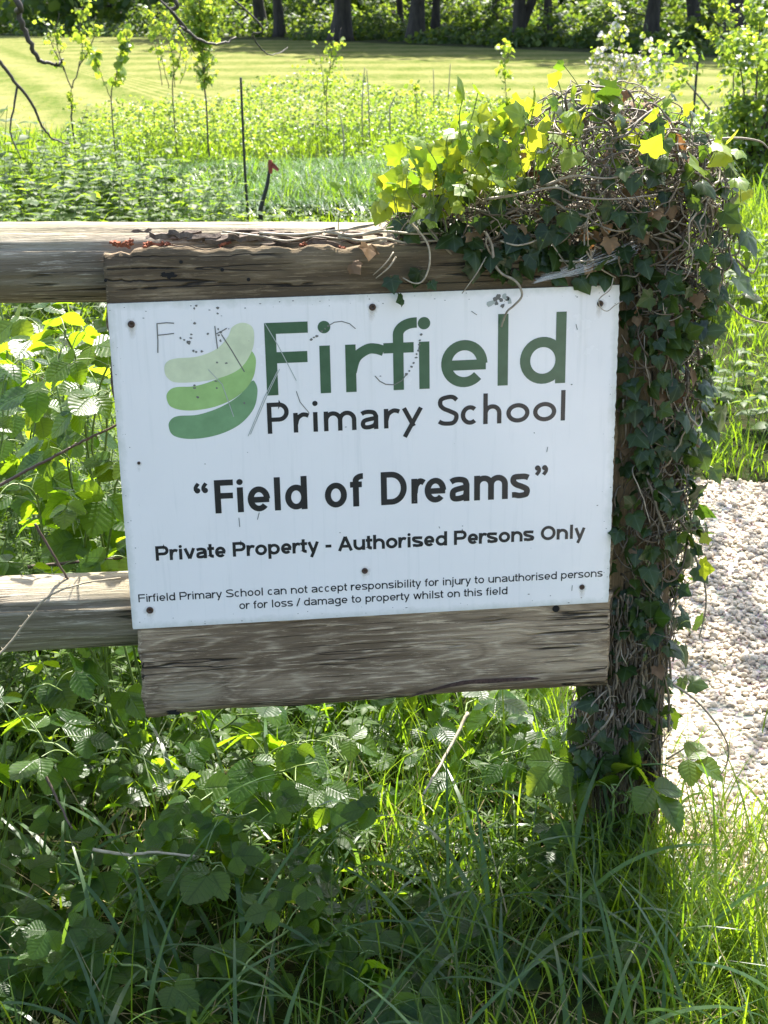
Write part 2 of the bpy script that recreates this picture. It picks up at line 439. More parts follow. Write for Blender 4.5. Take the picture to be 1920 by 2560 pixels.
c = coords(nt); vo = nt.nodes.new('ShaderNodeTexVoronoi'); nt.links.new(c, vo.inputs[0]); vo.inputs['Scale'].default_value = 55
col = mixc(nt, .5, (.42, .38, .32), vo.outputs['Color']); col = mixc(nt, .75, col, (.40, .36, .30))
nt.links.new(col, b.inputs['Base Color']); b.inputs['Roughness'].default_value = .9; bump(nt, b, vo.outputs['Distance'], 1.0, .02)
M['gravel_bed'] = m
m, nt, b = new_mat('limestone')
nz = noise(nt, coords(nt), 120, 4)
col = mixc(nt, attr(nt, 'tint'), (.32, .26, .185), (.64, .55, .41))
col = mixc(nt, maprange(nt, nz, .4, .75, 0, .4), col, (.28, .22, .17))
nt.links.new(col, b.inputs['Base Color']); b.inputs['Roughness'].default_value = .8
M['limestone'] = m

# ------------------------------------------------------------------ leaf templates
def leaflet(rows=18, width=.40, serr=.055, fold=.18, ripple=.016, droop=.18, cols=(-1, -.55, 0, .55, 1), peak=.85, teeth=True):
    v = []; uv = []
    for i in range(rows + 1):
        t = i / rows
        w = width * (math.sin(PI * t ** peak) ** .98 if 0 < t < 1 else 0.0) + .004
        for u in cols:
            e = (serr if i % 2 else -serr * .5) * (abs(u) == 1) * (0 < t < 1) if teeth else 0
            x = u * w + math.copysign(e, u) * (abs(u) == 1)
            z = fold * abs(u) * w - ripple * math.cos(2 * PI * (7 * t - 1.5 * abs(u))) * abs(u) * (w / width) - droop * t * t
            y = t + (.03 if (teeth and i % 2 and abs(u) == 1) else 0)
            v.append((x, y, z)); uv.append((u, t))
    n = len(cols); q = []
    for i in range(rows):
        for j in range(n - 1):
            q.append((i * n + j, i * n + j + 1, (i + 1) * n + j + 1, (i + 1) * n + j))
    return dict(v=np.array(v), q=np.array(q), t=np.zeros((0, 3), int), uv=np.array(uv), vein=np.zeros(len(v)))


def merge(tpls):
    out = dict(v=[], q=[], t=[], uv=[], vein=[]); n = 0
    for t in tpls:
        out['v'].append(t['v']); out['q'].append(t['q'] + n); out['t'].append(t['t'] + n); out['uv'].append(t['uv']); out['vein'].append(t['vein']); n += len(t['v'])
    return {k: np.vstack(x) if k != 'vein' else np.concatenate(x) for k, x in out.items()}


def xf(tpl, s=1.0, rz=0.0, rx=0.0, ry=0.0, loc=(0, 0, 0)):
    a = np.array(Matrix.Rotation(rz, 3, 'Z') @ Matrix.Rotation(rx, 3, 'X') @ Matrix.Rotation(ry, 3, 'Y'))
    d = dict(tpl); d['v'] = (tpl['v'] * s) @ a.T + np.array(loc); return d


LEAFLETS = [leaflet(width=.42), leaflet(width=.37, fold=.3, droop=.3), leaflet(width=.44, fold=.08, ripple=.016, droop=.05)]
TRI = []
for k in range(5):
    a, b2, c2 = (LEAFLETS[i] for i in rng.integers(0, 3, 3))
    TRI.append(merge([xf(a, 1.0, rng.normal(0, .1), rng.normal(-.1, .15), rng.normal(0, .2), (0, .30, 0)),
                      xf(b2, .84, 1.15 + rng.normal(0, .15), rng.normal(-.1, .2), rng.normal(0, .25), (-.02, .08, .0)),
                      xf(c2, .84, -1.15 + rng.normal(0, .15), rng.normal(-.1, .2), rng.normal(0, .25), (.02, .08, .004))]))
SMALL = [leaflet(4, .30, 0, .3, 0, .2, (-1, 0, 1), .85, False), leaflet(4, .36, 0, .15, 0, .35, (-1, 0, 1), .8, False)]
NARROW = leaflet(4, .10, 0, .2, 0, .25, (-1, 0, 1), .9, False)
CARD = dict(v=np.array([(-.42, .25, 0), (0, 0, .05), (.42, .3, 0), (.3, .8, -.08), (0, 1, -.1), (-.3, .75, -.05), (0, .5, .10)]),
            q=np.zeros((0, 4), int), t=np.array([(0, 1, 6), (1, 2, 6), (2, 3, 6), (3, 4, 6), (4, 5, 6), (5, 0, 6)]), uv=np.zeros((7, 2)), vein=np.zeros(7))


def ivy_leaf(lobe=1.0, curl=.12):
    half = [(.0, .02, .6), (.20, -.13, .0), (.47, -.05, .95), (.46, .15, 0), (.60 * lobe, .38, 1), (.40, .47, 0), (.24, .70, .3)]
    out = [(x, y, w) for x, y, w in half] + [(0, 1.0, 1)] + [(-x, y, w) for x, y, w in reversed(half[1:])]
    c = np.array([0, .12]); v = [(c[0], c[1], 0)]; ve = [1.0]
    for k, s in ((0, .5), (1, 1.0)):
        for x, y, w in out:
            p = c + (np.array([x, y]) - c) * s
            v.append((p[0], p[1], .05 * (w < .5) * (1 if s < 1 else .6) - curl * (p[0] ** 2 * 1.6 + (p[1] - .3) ** 2 * .5))); ve.append(w)
    n = len(out); t = [(0, 1 + i, 1 + (i + 1) % n) for i in range(n)]
    q = [(1 + i, 1 + n + i, 1 + n + (i + 1) % n, 1 + (i + 1) % n) for i in range(n)]
    return dict(v=np.array(v), q=np.array(q), t=np.array(t), uv=np.zeros((len(v), 2)), vein=np.array(ve))


IVY = [ivy_leaf(1.0, .15), ivy_leaf(.82, .3), ivy_leaf(1.1, -.12), ivy_leaf(.9, .45)]


def rand_dirs(n, r):
    return norm(r.normal(size=(n, 3)))


# ------------------------------------------------------------------ setting: ground sheets
def sheet(name, pts, z, mat, res=None):
    mb = MB(); P = np.array([(x, y, z) for x, y in pts])
    bm_me = bpy.data.meshes.new(name); bm_me.from_pydata([tuple(p) for p in P], [], [tuple(range(len(P)))]); bm_me.materials.append(mat)
    o = bpy.data.objects.new(name, bm_me); COL.objects.link(o); o['kind'] = 'structure'; return o


sheet('ground', [(-300, -120), (300, -120), (300, 400), (-300, 400)], 0, M['soil'])
sheet('mown_field', [(-60, 16.0), (-6, 16.2), (-1.6, 16.8), (.5, 18.2), (3, 18.4), (7, 17.5), (11, 18.5), (40, 16), (45, 24), (13, 34.5), (4, 57), (-10, 76), (-60, 150)], .006, M['mown'])
GRAVEL = [(1.00, .40), (1.05, -.1), (1.22, -1.0), (1.35, -6), (4.2, -6), (4.0, -.8), (4.3, 1.0), (6.5, 2.2), (9, 2.9), (9, 4.4), (5, 3.6), (2.25, 2.22), (1.95, 2.40), (1.6, 2.45), (1.2, 2.2), (1.05, 1.4)]
sheet('gravel_path', GRAVEL, .006, M['gravel_bed'])


def in_poly(x, y, poly):
    x = np.asarray(x); ins = np.zeros(x.shape, bool); n = len(poly)
    for i in range(n):
        x1, y1 = poly[i]; x2, y2 = poly[(i + 1) % n]
        c = ((y1 > y) != (y2 > y)) & (x < (x2 - x1) * (y - y1) / (y2 - y1 + 1e-12) + x1); ins ^= c
    return ins


# ------------------------------------------------------------------ fence: post, rails, backing boards
fence = empty('wooden_fence', 'weathered timber fence with square post, two round rails and boards behind the sign', 'fence')


def rail(z0, slope, r, x0, x1, y, crack_ang, seed):
    nx, na = 170, 72
    xs = np.linspace(x0, x1, nx); ang = np.arange(na) * 2 * PI / na
    X, A = np.meshgrid(xs, ang, indexing='ij')
    rad = r * (1 + .020 * noise2(X * 3, A * 1.3, seed) + .010 * noise2(X * 14, A * 4, seed + 1) + .006 * noise2(X * 5, A * 20, seed + 2))
    for ca, dep, gx in crack_ang:
        w = np.abs((A - ca - .05 * noise2(X * 1.7, X * 0 + ca, seed + 3) + PI) % (2 * PI) - PI)
        rad -= dep * np.clip(1 - w / .06, 0, 1) * np.clip((noise2(X * 1.1 + gx, X * 0, seed + 4) + .7) * 2.5, 0, 1)
    V = np.stack([X, y - rad * np.cos(A), z0 + slope * X + rad * np.sin(A)], -1).reshape(-1, 3)   # angle 0 faces the camera
    i, j = np.meshgrid(np.arange(nx - 1), np.arange(na), indexing='ij'); j2 = (j + 1) % na
    q = np.stack([i * na + j, (i + 1) * na + j, (i + 1) * na + j2, i * na + j2], -1).reshape(-1, 4)
    mb = MB(); mb.add(V, q)
    for e in (0, nx - 1):
        c = np.array([xs[e], y, z0 + slope * xs[e]]); ring = V[e * na:(e + 1) * na]
        mb.add(np.vstack([ring, c]), None, [(k, (k + 1) % na, na) if e else ((k + 1) % na, k, na) for k in range(na)])
    return mb.build('rail', M['rail_wood'], fence)


rail(1.253, -.035, .071, -3.4, .86, .106, [(.55, .011, 0), (1.05, .006, 3), (-.25, .006, 7)], 11)
rail(.586, -.012, .072, -3.4, .86, .112, [(.50, .010, 2), (-.1, .010, 5), (-.55, .006, 9)], 31)


def board(name, x0, x1, top, bot, y0, th, mat, seed):
    """plank with ragged edges: top / bot give the edge height along x"""
    nx, nz = 120, 14
    xs = np.linspace(0, 1, nx); X = x0 + (x1 - x0) * xs
    tz = top(X); bz = bot(X)
    T = np.linspace(0, 1, nz)
    Z = bz[:, None] + (tz - bz)[:, None] * T[None]
    XX = X[:, None] + 0 * Z
    XX[0] += .004 * vnoise(T * 9, seed + 5); XX[-1] += .004 * vnoise(T * 9, seed + 6)
    dz = np.minimum(T, 1 - T)[None] * (tz - bz)[:, None]; dx = np.minimum(XX - x0, x1 - XX)
    rnd = .004 * np.clip(1 - np.minimum(dz, np.abs(dx)) / .008, 0, 1) ** 2
    Y = y0 + rnd + .0012 * noise2(XX * 40, Z * 200, seed)
    F = np.stack([XX, Y, Z], -1).reshape(-1, 3)
    B = np.stack([XX, 0 * XX + y0 + th, Z], -1).reshape(-1, 3)
    n = nx * nz; V = np.vstack([F, B])
    i, j = np.meshgrid(np.arange(nx - 1), np.arange(nz - 1), indexing='ij'); a = (i * nz + j).ravel()
    q = np.vstack([np.stack([a, a + nz, a + nz + 1, a + 1], -1), np.stack([a + n, a + n + 1, a + n + nz + 1, a + n + nz], -1)])
    rim = [k * nz for k in range(nx)] + [(nx - 1) * nz + k for k in range(1, nz)] + [k * nz + nz - 1 for k in range(nx - 2, -1, -1)] + [k for k in range(nz - 2, 0, -1)]
    q2 = [(rim[k], rim[k] + n, rim[(k + 1) % len(rim)] + n, rim[(k + 1) % len(rim)]) for k in range(len(rim))]
    mb = MB(); mb.add(V, np.vstack([q, q2])); return mb.build(name, mat, fence)


def rot_top(x):
    z = 1.292 - .022 * x + .006 * vnoise(x * 22, 3) + .003 * vnoise(x * 70, 4)
    z -= .016 * np.clip(vnoise(x * 9 + 2, 5), 0, 1)
    z += np.where(x < .05, -.006, 0)
    return z


board('backing_board', -.002, .898, rot_top, lambda x: 1.02 + 0 * x, .0045, .026, M['board_wood'], 41)
board('backing_board', .006, .906, lambda x: 1.012 + 0 * x, lambda x: .612 + 0 * x, .0075, .022, M['board_wood'], 51)
board('backing_board', .008, .907, lambda x: .606 + 0 * x, lambda x: .407 + .008 * x + .003 * vnoise(x * 6, 8) + .0012 * vnoise(x * 40, 9) - .004 * np.exp(-((x - .03) / .03) ** 2), .0045, .026, M['low_board_wood'], 61)

# post
mb = MB()
pts = [(-.085, 0), (.085, 0), (.085, .15), (-.085, .15)]
prof = []
for k in range(4):
    a = np.array(pts[k]); b_ = np.array(pts[(k + 1) % 4])
    for t in np.linspace(0, 1, 9)[:-1]: prof.append(a + (b_ - a) * (0.03 + .94 * t) if True else a)
prof = np.array(prof); nz = 60; V = []
for i, z in enumerate(np.linspace(-.05, 1.33, nz)):
    s = 1 + .008 * vnoise(z * 8 + np.arange(len(prof)) * .7, 2) - (.03 if i == nz - 1 else 0)
    c0 = np.array([0, .075]); ring = c0 + (prof - c0) * np.array(s)[:, None]
    V.append(np.column_stack([ring[:, 0] * .84 + .958 - .012 * (z - .6) * .3, ring[:, 1] + .034, np.full(len(prof), z)]))
k = len(prof); V = np.vstack(V); q = [(i * k + j, i * k + (j + 1) % k, (i + 1) * k + (j + 1) % k, (i + 1) * k + j) for i in range(nz - 1) for j in range(k)]
V = np.vstack([V, [.94, .109, 1.335]])
mb.add(V, q, [((nz - 1) * k + j, (nz - 1) * k + (j + 1) % k, len(V) - 1) for j in range(k)])
mb.build('post', M['post_wood'], fence)

# rotten splinters and bark along the top of the upper rail, behind the board
r = np.random.default_rng(5)


def chip(mb, c, L, w, h, yaw, pitch, rr, tint=.5):
    n = 7; xs = np.linspace(-.5, .5, n) * L
    wd = w * (.55 + .45 * rr.random(n)) * np.sin(np.linspace(.35, PI - .25, n)); zz = h * (.3 * rr.normal(size=n))
    V = []
    for i in range(n):
        for sy, sz in ((-1, -1), (1, -1), (1, 1), (-1, 1)): V.append((xs[i], sy * wd[i] * .5, zz[i] + sz * h * .5))
    V = np.array(V) @ np.array(Matrix.Rotation(yaw, 3, 'Z') @ Matrix.Rotation(pitch, 3, 'Y') @ Matrix.Rotation(rr.normal(0, .4), 3, 'X')).T + c
    q = [(i * 4 + j, i * 4 + (j + 1) % 4, i * 4 + 4 + (j + 1) % 4, i * 4 + 4 + j) for i in range(n - 1) for j in range(4)] + [(3, 2, 1, 0), (n * 4 - 4, n * 4 - 3, n * 4 - 2, n * 4 - 1)]
    mb.add(V, q, tint=tint)


mb = MB(); mb2 = MB()
for i in range(46):
    x = r.uniform(.02, .62); ztop = 1.253 - .035 * x + .067
    chip(mb, (x, .03 + r.random() * .07, ztop - .020 + r.uniform(0, .014)), r.uniform(.03, .12), r.uniform(.005, .014), r.uniform(.003, .007), r.normal(0, .15), r.normal(0, .10), r)
for px, py in ((360, 500), (400, 503), (440, 506), (480, 508), (530, 505), (700, 520), (830, 525)):
    p = at(px, py, .03); chip(mb, p + (0, 0, -.006), .06, .014, .009, .1, r.normal(0, .12), r)
for px, py in ((255, 528), (275, 527), (315, 527), (330, 530), (345, 525), (480, 530), (655, 533), (700, 541), (810, 545), (830, 540), (735, 548)):
    p = at(px, py, .022)
    for k in range(4): chip(mb2, p + r.normal(0, .006, 3) * (1.5, .6, .5), r.uniform(.008, .024), .007, .004, r.normal(0, .5), r.normal(0, .3), r)
mb.build('bark_strips', M['bark_dark'], fence, smooth=False); mb2.build('rotten_wood', M['rot'], fence, smooth=False)['kind'] = 'stuff'

# nail holes in the upper board, a knot, and nail heads
mb = MB()


def disc(mb, x, z, rx, rz, y, n=14, vein=None, jit=0, rr=None):
    a = np.arange(n) * 2 * PI / n; k = 1 if rr is None else 1 + jit * rr.normal(size=n)
    V = np.column_stack([x + rx * np.cos(a) * k, np.full(n, y), z + rz * np.sin(a) * k]); V = np.vstack([V, (x, y, z)])
    mb.add(V, None, [((j + 1) % n, j, n) if False else (j, (j + 1) % n, n) for j in range(n)], vein=vein)


for px, py, rr_ in ((391, 566, .0032), (480, 583, .0033), (537, 604, .0032), (228, 606, .0028), (1201, 1315, .007)):
    mb = MB(); p = at(px, py, .003); disc(mb, p[0], p[2], rr_, rr_, .0030); mb.build('nail_hole', M['hole'], fence)
mb = MB(); p = at(366, 595, .003); disc(mb, p[0], p[2], .012, .006, .0029, 16, None, .25, r); disc(mb, p[0] - .008, p[2] + .003, .012, .003, .0027, 12, None, .3, r); mb.build('knot', M['hole'], fence)
mb = MB(); p = at(376, 1543, .003); disc(mb, p[0], p[2] + .004, .014, .005, .0029, 16, None, .25, r); mb.build('knot', M['hole'], fence)

# torn dark groove along the lower board
mb = MB()
top = [(975, 1476), (1000, 1470), (1040, 1467), (1090, 1465), (1140, 1463), (1170, 1465), (1140, 1470), (1100, 1472), (1060, 1476), (1020, 1477), (985, 1482), (955, 1488), (900, 1502), (870, 1512), (900, 1498), (940, 1486)]
V = np.array([at(x, y, .0028) for x, y in top]); V[:, 1] = .0028
c = V.mean(0)
me = bpy.data.meshes.new('split'); me.from_pydata([tuple(v) for v in V], [], [tuple(range(len(V)))]); me.materials.append(plain('split_brown', (.035, .018, .012), .9, (.09, .05, .04), 200))
o = bpy.data.objects.new('split', me); COL.objects.link(o); o.parent = fence

# ------------------------------------------------------------------ the sign
sign = empty('school_sign', 'white rectangular school sign with green and black lettering screwed to the fence boards', 'sign')
SW, SH, SZ = .9, .6095, 1.2
mb = MB()
nx = 90; bev = .0012
outl = [(bev, 0), (SW - bev, 0)] + [(SW - .0018 * (k % 2) * r.random(), -SH * k / 80) for k in range(1, 80)] + [(SW - bev, -SH), (bev, -SH)] + [(0, -SH + .004), (0, -.004)]
me = bpy.data.meshes.new('panel'); n = len(outl)
vs = [(x, 0, SZ + z) for x, z in outl] + [(x, .004, SZ + z) for x, z in outl]
me.from_pydata(vs, [], [tuple(range(n))[::1], tuple(range(2 * n - 1, n - 1, -1))] + [(i, n + i, n + (i + 1) % n, (i + 1) % n) for i in range(n)])
me.materials.append(M['sign_white']); me.materials.append(M['sign_edge'])
for i, p in enumerate(me.polygons): p.material_index = 0 if i < 2 else 1
bm_ = __import__('bmesh').new(); bm_.from_mesh(me); __import__('bmesh').ops.recalc_face_normals(bm_, faces=bm_.faces); bm_.to_mesh(me); bm_.free()
o = bpy.data.objects.new('panel', me); COL.objects.link(o); o.parent = sign

# --- monoline lettering: each glyph is a few strokes of even width, in metres on the sign face
def arc(cx, cy, rx, ry, a0, a1, n=18):
    a = np.radians(np.linspace(a0, a1, n)); return np.column_stack([cx + rx * np.cos(a), cy + ry * np.sin(a)])


def glyph(ch, W, xh, cap, w):
    """strokes (centre lines) and dots of a letter W wide standing on y = 0"""
    h = w / 2; L = lambda *p: np.array(p, float); rx = (W - w) / 2; ry = (xh - w) / 2; cx = W / 2; cy = xh / 2; s = []; d = []
    if ch == 'o': s = [arc(cx, cy, rx, ry, 0, 360, 36)]
    elif ch == 'O': s = [arc(cx, cap / 2, rx, (cap - w) / 2, 0, 360, 40)]
    elif ch == 'c': s = [arc(cx + .04 * W, cy, rx + .02 * W, ry, 48, 312, 30)]
    elif ch == 'e': s = [np.vstack([L((W - h, cy)), arc(cx, cy, rx, ry, 4, 318, 34)]), L((h, cy - .03 * xh), (W - h * .3, cy - .03 * xh))]
    elif ch == 'l': s = [L((cx, 0), (cx, cap))]
    elif ch == 'I': s = [L((cx, 0), (cx, cap))]
    elif ch == 'i': dr = w * (.6 if xh < .70 * cap else .52); s = [L((cx, 0), (cx, min(xh, cap - 2 * dr - .26 * w)))]; d = [(cx, cap - dr, dr)]
    elif ch == 'j': s = [np.vstack([L((cx, xh), (cx, -.12 * xh)), arc(cx - .2 * xh, -.12 * xh, .2 * xh, .2 * xh, -10, -90, 6)])]; d = [(cx, cap - w * .6, w * .56)]
    elif ch == 'd': s = [arc(cx, cy, rx, ry, 0, 360, 36), L((W - h, 0), (W - h, cap))]
    elif ch == 'b': s = [arc(cx, cy, rx, ry, 0, 360, 36), L((h, 0), (h, cap))]
    elif ch == 'p': s = [arc(cx, cy, rx, ry, 0, 360, 36), L((h, -.38 * xh), (h, xh))]
    elif ch == 'g': s = [arc(cx, cy, rx, ry, 0, 360, 36), np.vstack([L((W - h, xh), (W - h, -.12 * xh)), arc(cx, -.12 * xh, rx, .22 * xh, 0, -160, 14)])]
    elif ch in 'nh':
        ra = min(rx, .42 * xh); s = [L((h, 0), (h, cap if ch == 'h' else xh)), np.vstack([arc(cx, xh - h - ra, rx, ra, 180, 0, 16), L((W - h, 0))])]
    elif ch == 'u':
        ra = min(rx, .42 * xh); s = [L((W - h, 0), (W - h, xh)), np.vstack([L((h, xh)), arc(cx, h + ra, rx, ra, 180, 360, 16)])]
    elif ch == 'm':
        w2 = (W + w) / 2; r2 = (w2 - w) / 2; ra = min(r2, .42 * xh); s = [L((h, 0), (h, xh))]
        for k in (0, 1): s.append(np.vstack([arc(h + r2 + k * 2 * r2, xh - h - ra, r2, ra, 180, 0, 14), L((h + 2 * r2 * (k + 1), 0))]))
    elif ch == 'r': s = [L((h, 0), (h, xh)), spline(L((h * 1.1, .42 * xh), (h + .16 * (W - h), .72 * xh), (h + .5 * (W - h), xh - h * 1.05), (W * .8, xh - h), (W, xh - h * 1.5)), 5)]
    elif ch == 'f':
        st = .44 * W; k = W - st; s = [np.vstack([L((st, 0), (st, cap - .62 * k - h - .002 * cap)), arc(st + k * .92, cap - h - .62 * k, k * .92, .62 * k, 180, 92, 10), L((W, cap - h))]), L((0, xh - h), (W * .9, xh - h))]
    elif ch == 't': s = [np.vstack([L((W * .42, xh * 1.28), (W * .42, .26 * xh)), arc(W * .42 + .26 * xh, .26 * xh + 0, .26 * xh, .26 * xh - h, 180, 275, 8)])]; s[0][-1, 0] = min(s[0][-1, 0], W); s.append(L((0, xh - h), (W, xh - h)))
    elif ch == 'a':
        s = [np.vstack([spline(L((W * .07, xh * .80), (W * .24, xh - h * 1.15), (W * .50, xh - h), (W * .76, xh - h * 1.5), (W - h, xh * .66)), 5), L((W - h, 0))]),
             spline(L((W - h, xh * .56), (W * .55, xh * .52), (W * .22, xh * .44), (h * 1.05, xh * .27), (W * .22, h * 1.15), (W * .48, h), (W * .78, xh * .20), (W - h, xh * .38)), 4)]
    elif ch in 'sS':
        H = xh if ch == 's' else cap
        s = [spline(L((W * .93, H * .83), (W * .74, H - h * 1.05), (W * .46, H - h), (W * .15, H * .86), (W * .10, H * .70), (W * .26, H * .57), (W * .56, H * .48), (W - h * 1.0, H * .36), (W - h * 1.05, H * .19), (W * .72, h * 1.2), (W * .42, h), (W * .20, h * 1.3), (W * .03, H * .15)), 5)]
    elif ch == 'y': s = [L((W * .5 - .0, .02 * xh), (h * .9, xh)), L((W - h * .9, xh), (W * .5, 0), (W * .5 - (W * .5 - h) * .52, -.42 * xh))]
    elif ch == 'Y': s = [L((W * .56, .06 * xh), (h * .9, xh)), L((W - h * .9, xh), (W * .12, -.48 * xh))]
    elif ch == 'v': s = [L((h * .9, xh), (cx, h * .3)), L((W - h * .9, xh), (cx, h * .3))]
    elif ch == 'w': s = [L((h * .9, xh), (W * .28, h * .3)), L((W * .28, h * .3), (cx, xh)), L((cx, xh), (W * .72, h * .3)), L((W - h * .9, xh), (W * .72, h * .3))]
    elif ch == 'F': s = [L((h, 0), (h, cap)), L((h, cap - h), (W, cap - h)), L((h, cap * .52), (W * .97, cap * .52))]
    elif ch == 'P':
        rb = cap * .275 - h * .5; s = [L((h, 0), (h, cap)), np.vstack([L((h, cap - h), (W - rb - h, cap - h)), arc(W - rb - h, cap - h - rb, rb, rb, 90, -90, 16), L((h, cap - h - 2 * rb))])]
    elif ch == 'D': s = [L((h, 0), (h, cap)), np.vstack([L((h, cap - h), (W * .40, cap - h)), arc(W * .40, cap / 2, W * .60 - h, cap / 2 - h, 88, -88, 22), L((h, h))])]
    elif ch == 'A': s = [L((h * .9, 0), (cx, cap - h * .2)), L((W - h * .9, 0), (cx, cap - h * .2)), L((W * .2, cap * .32), (W * .8, cap * .32))]
    elif ch == '-': s = [L((0, xh * .52), (W, xh * .52))]
    elif ch == '/': s = [L((0, -.02 * cap), (W, cap))]
    elif ch in '“”':
        sg = 1 if ch == '“' else -1
        for k in (0, 1):
            x = W * (.25 + .5 * k); yb = cap - .29 * cap if sg > 0 else cap - .10 * cap
            d.append((x, yb, W * .19)); s.append(spline(L((x - sg * W * .10, yb), (x - sg * W * .10, yb + sg * .10 * cap), (x + sg * W * .08, yb + sg * .21 * cap)), 4))
    return s, d


LAYER = [0]


def ribbon(mb, P, w, x0, base, y=-.0003):
    P = np.asarray(P, float); n = len(P)
    closed = n > 8 and np.linalg.norm(P[0] - P[-1]) < 1e-6
    T = np.gradient(P, axis=0)
    if closed: T[0] = T[-1] = P[1] - P[-2]
    seg = norm(np.diff(P, axis=0)); Nn = np.zeros_like(P)
    for i in range(n):
        a = seg[max(i - 1, 0)] if not (closed and i == 0) else seg[-1]; b_ = seg[min(i, n - 2)] if not (closed and i == n - 1) else seg[0]
        na = np.array([-a[1], a[0]]); nb = np.array([-b_[1], b_[0]]); mm = norm(na + nb); Nn[i] = mm / max(.45, mm @ na)
    LAYER[0] = (LAYER[0] + 1) % 9; yy = y - .00003 * LAYER[0]
    A = P + Nn * w / 2; B = P - Nn * w / 2; V = np.empty((2 * n, 3))
    V[0::2] = np.column_stack([A[:, 0] + x0, np.full(n, yy), A[:, 1] + base]); V[1::2] = np.column_stack([B[:, 0] + x0, np.full(n, yy), B[:, 1] + base])
    mb.add(V, [(2 * i, 2 * i + 1, 2 * i + 3, 2 * i + 2) for i in range(n - 1)])


def put(mb, ch, x0, W, base, xh, cap, w):
    s, d = glyph(ch, W, xh, cap, w)
    wq = w * (.62 if ch in '“”' else 1)
    for p in s: ribbon(mb, p, wq, x0, base)
    for x, y, rad in d:
        LAYER[0] = (LAYER[0] + 1) % 9; disc(mb, x0 + x, base + y, rad, rad, -.0003 - .00003 * LAYER[0], 20)


def lettering(name, items, base, xh, cap, w, mat):
    mb = MB()
    for it in items: put(mb, it[0], it[1], it[2] - it[1], base, xh, cap, w if len(it) < 4 else it[3])
    return mb.build(name, mat, sign, smooth=False)


lettering('lettering', [('F', .2675, .3435, .0200), ('i', .3612, .3826), ('r', .4082, .4765), ('f', .4760, .5360), ('i', .5383, .5593), ('e', .5790, .6625), ('l', .6810, .7000), ('d', .7215, .8048)],
          SZ - .1744, .0862, .1305, .0186, M['ink_green'])
lettering('lettering', [('P', .2658, .3045), ('r', .3122, .3395), ('i', .3470, .3562), ('m', .3666, .4250), ('a', .4325, .4645), ('r', .4748, .5028), ('Y', .5075, .5455), ('S', .5735, .6095), ('c', .6138, .6462), ('h', .6556, .6888), ('o', .6978, .7404), ('o', .7470, .7898), ('l', .7980, .8064)],
          SZ - .2449, .0365, .0572, .0080, M['ink_black'])
DREAMS = [('“', .1275, .1552), ('F', .1648, .1988), ('i', .2050, .2165), ('e', .2240, .2645), ('l', .2722, .2838), ('d', .2918, .3320), ('o', .3642, .4045), ('f', .4105, .4346), ('D', .4670, .5145), ('r', .5230, .5465), ('e', .5475, .5872), ('a', .5936, .6306), ('m', .6392, .7022), ('s', .7090, .7428), ('”', .7505, .7772)]
for w0, w1 in ((0, 6), (6, 8), (8, 15)):
    lettering('lettering', DREAMS[w0:w1],
          SZ - .3906, .0478, .0635, .0110, M['ink_black'])
ADV = dict(zip('abcdefghijlmnoprstuvwyFPSAO-/ ', (556, 556, 500, 556, 556, 278, 556, 556, 222, 222, 222, 833, 556, 556, 556, 333, 500, 278, 556, 500, 722, 500, 611, 667, 667, 667, 778, 333, 278, 278)))
ADVB = dict(ADV, d=611, h=611, i=278, l=278, n=611, o=611, p=611, r=389, s=556, t=333, u=611, v=556, y=556, A=722)


def text_line(txt, x0, x1, base, xh, cap, w, adv, bear):
    tot = sum(adv[c] for c in txt); k = (x1 - x0) / (tot - 2 * bear); x = x0 - bear * k; mb = MB()
    for c in txt:
        a = adv[c] * k
        if c != ' ':
            bb = bear * k * (.35 if c in 'rftyvwA/' else 1.0)
            put(mb, c, x + bb, a - 2 * bb, base, xh, cap, w)
        x += a
    return mb.build('lettering', M['ink_black'], sign, smooth=False)


text_line('Private Property - Authorised Persons Only', .0518, .8498, SZ - .4762, .0212, .0284, .0057, ADVB, 26)
text_line('Firfield Primary School can not accept responsibility for injury to unauthorised persons', .0146, .8860, SZ - .5560, .0116, .0157, .0023, ADV, 38)
text_line('or for loss / damage to property whilst on this field', .1985, .7036, SZ - .5812, .0116, .0157, .0023, ADV, 38)

# --- logo: three overlapping curved bands
def band(name, pts, mat, y):
    P = spline(pts, 6, True)
    me = bpy.data.meshes.new(name); me.from_pydata([(x, y, SZ + z) for x, z in P], [], [tuple(range(len(P)))]); me.materials.append(mat)
    o = bpy.data.objects.new(name, me); COL.objects.link(o); o.parent = sign


S3 = [(.0910, -.2229), (.0960, -.2105), (.1099, -.2045), (.1435, -.2038), (.1835, -.1920), (.2180, -.1720), (.2400, -.1480), (.2470, -.1490), (.2508, -.1659), (.2423, -.1976), (.2155, -.2258), (.175, -.2430), (.1297, -.2480), (.0990, -.2405)]
band('logo_band', S3, M['logo_dark'], -.00020)
band('logo_band', [(x - .0004, z + .0525) for x, z in S3], M['logo_mid'], -.00028)
band('logo_band', [(.0902, -.1187), (.0950, -.1065), (.1108, -.1006), (.1496, -.0985), (.1835, -.0860), (.2040, -.0650), (.2120, -.0490), (.2290, -.0418), (.2450, -.0480), (.2495, -.0640), (.2440, -.0930), (.2205, -.1242), (.175, -.1410), (.1137, -.1440), (.0945, -.1345)], M['logo_pale'], -.00036)

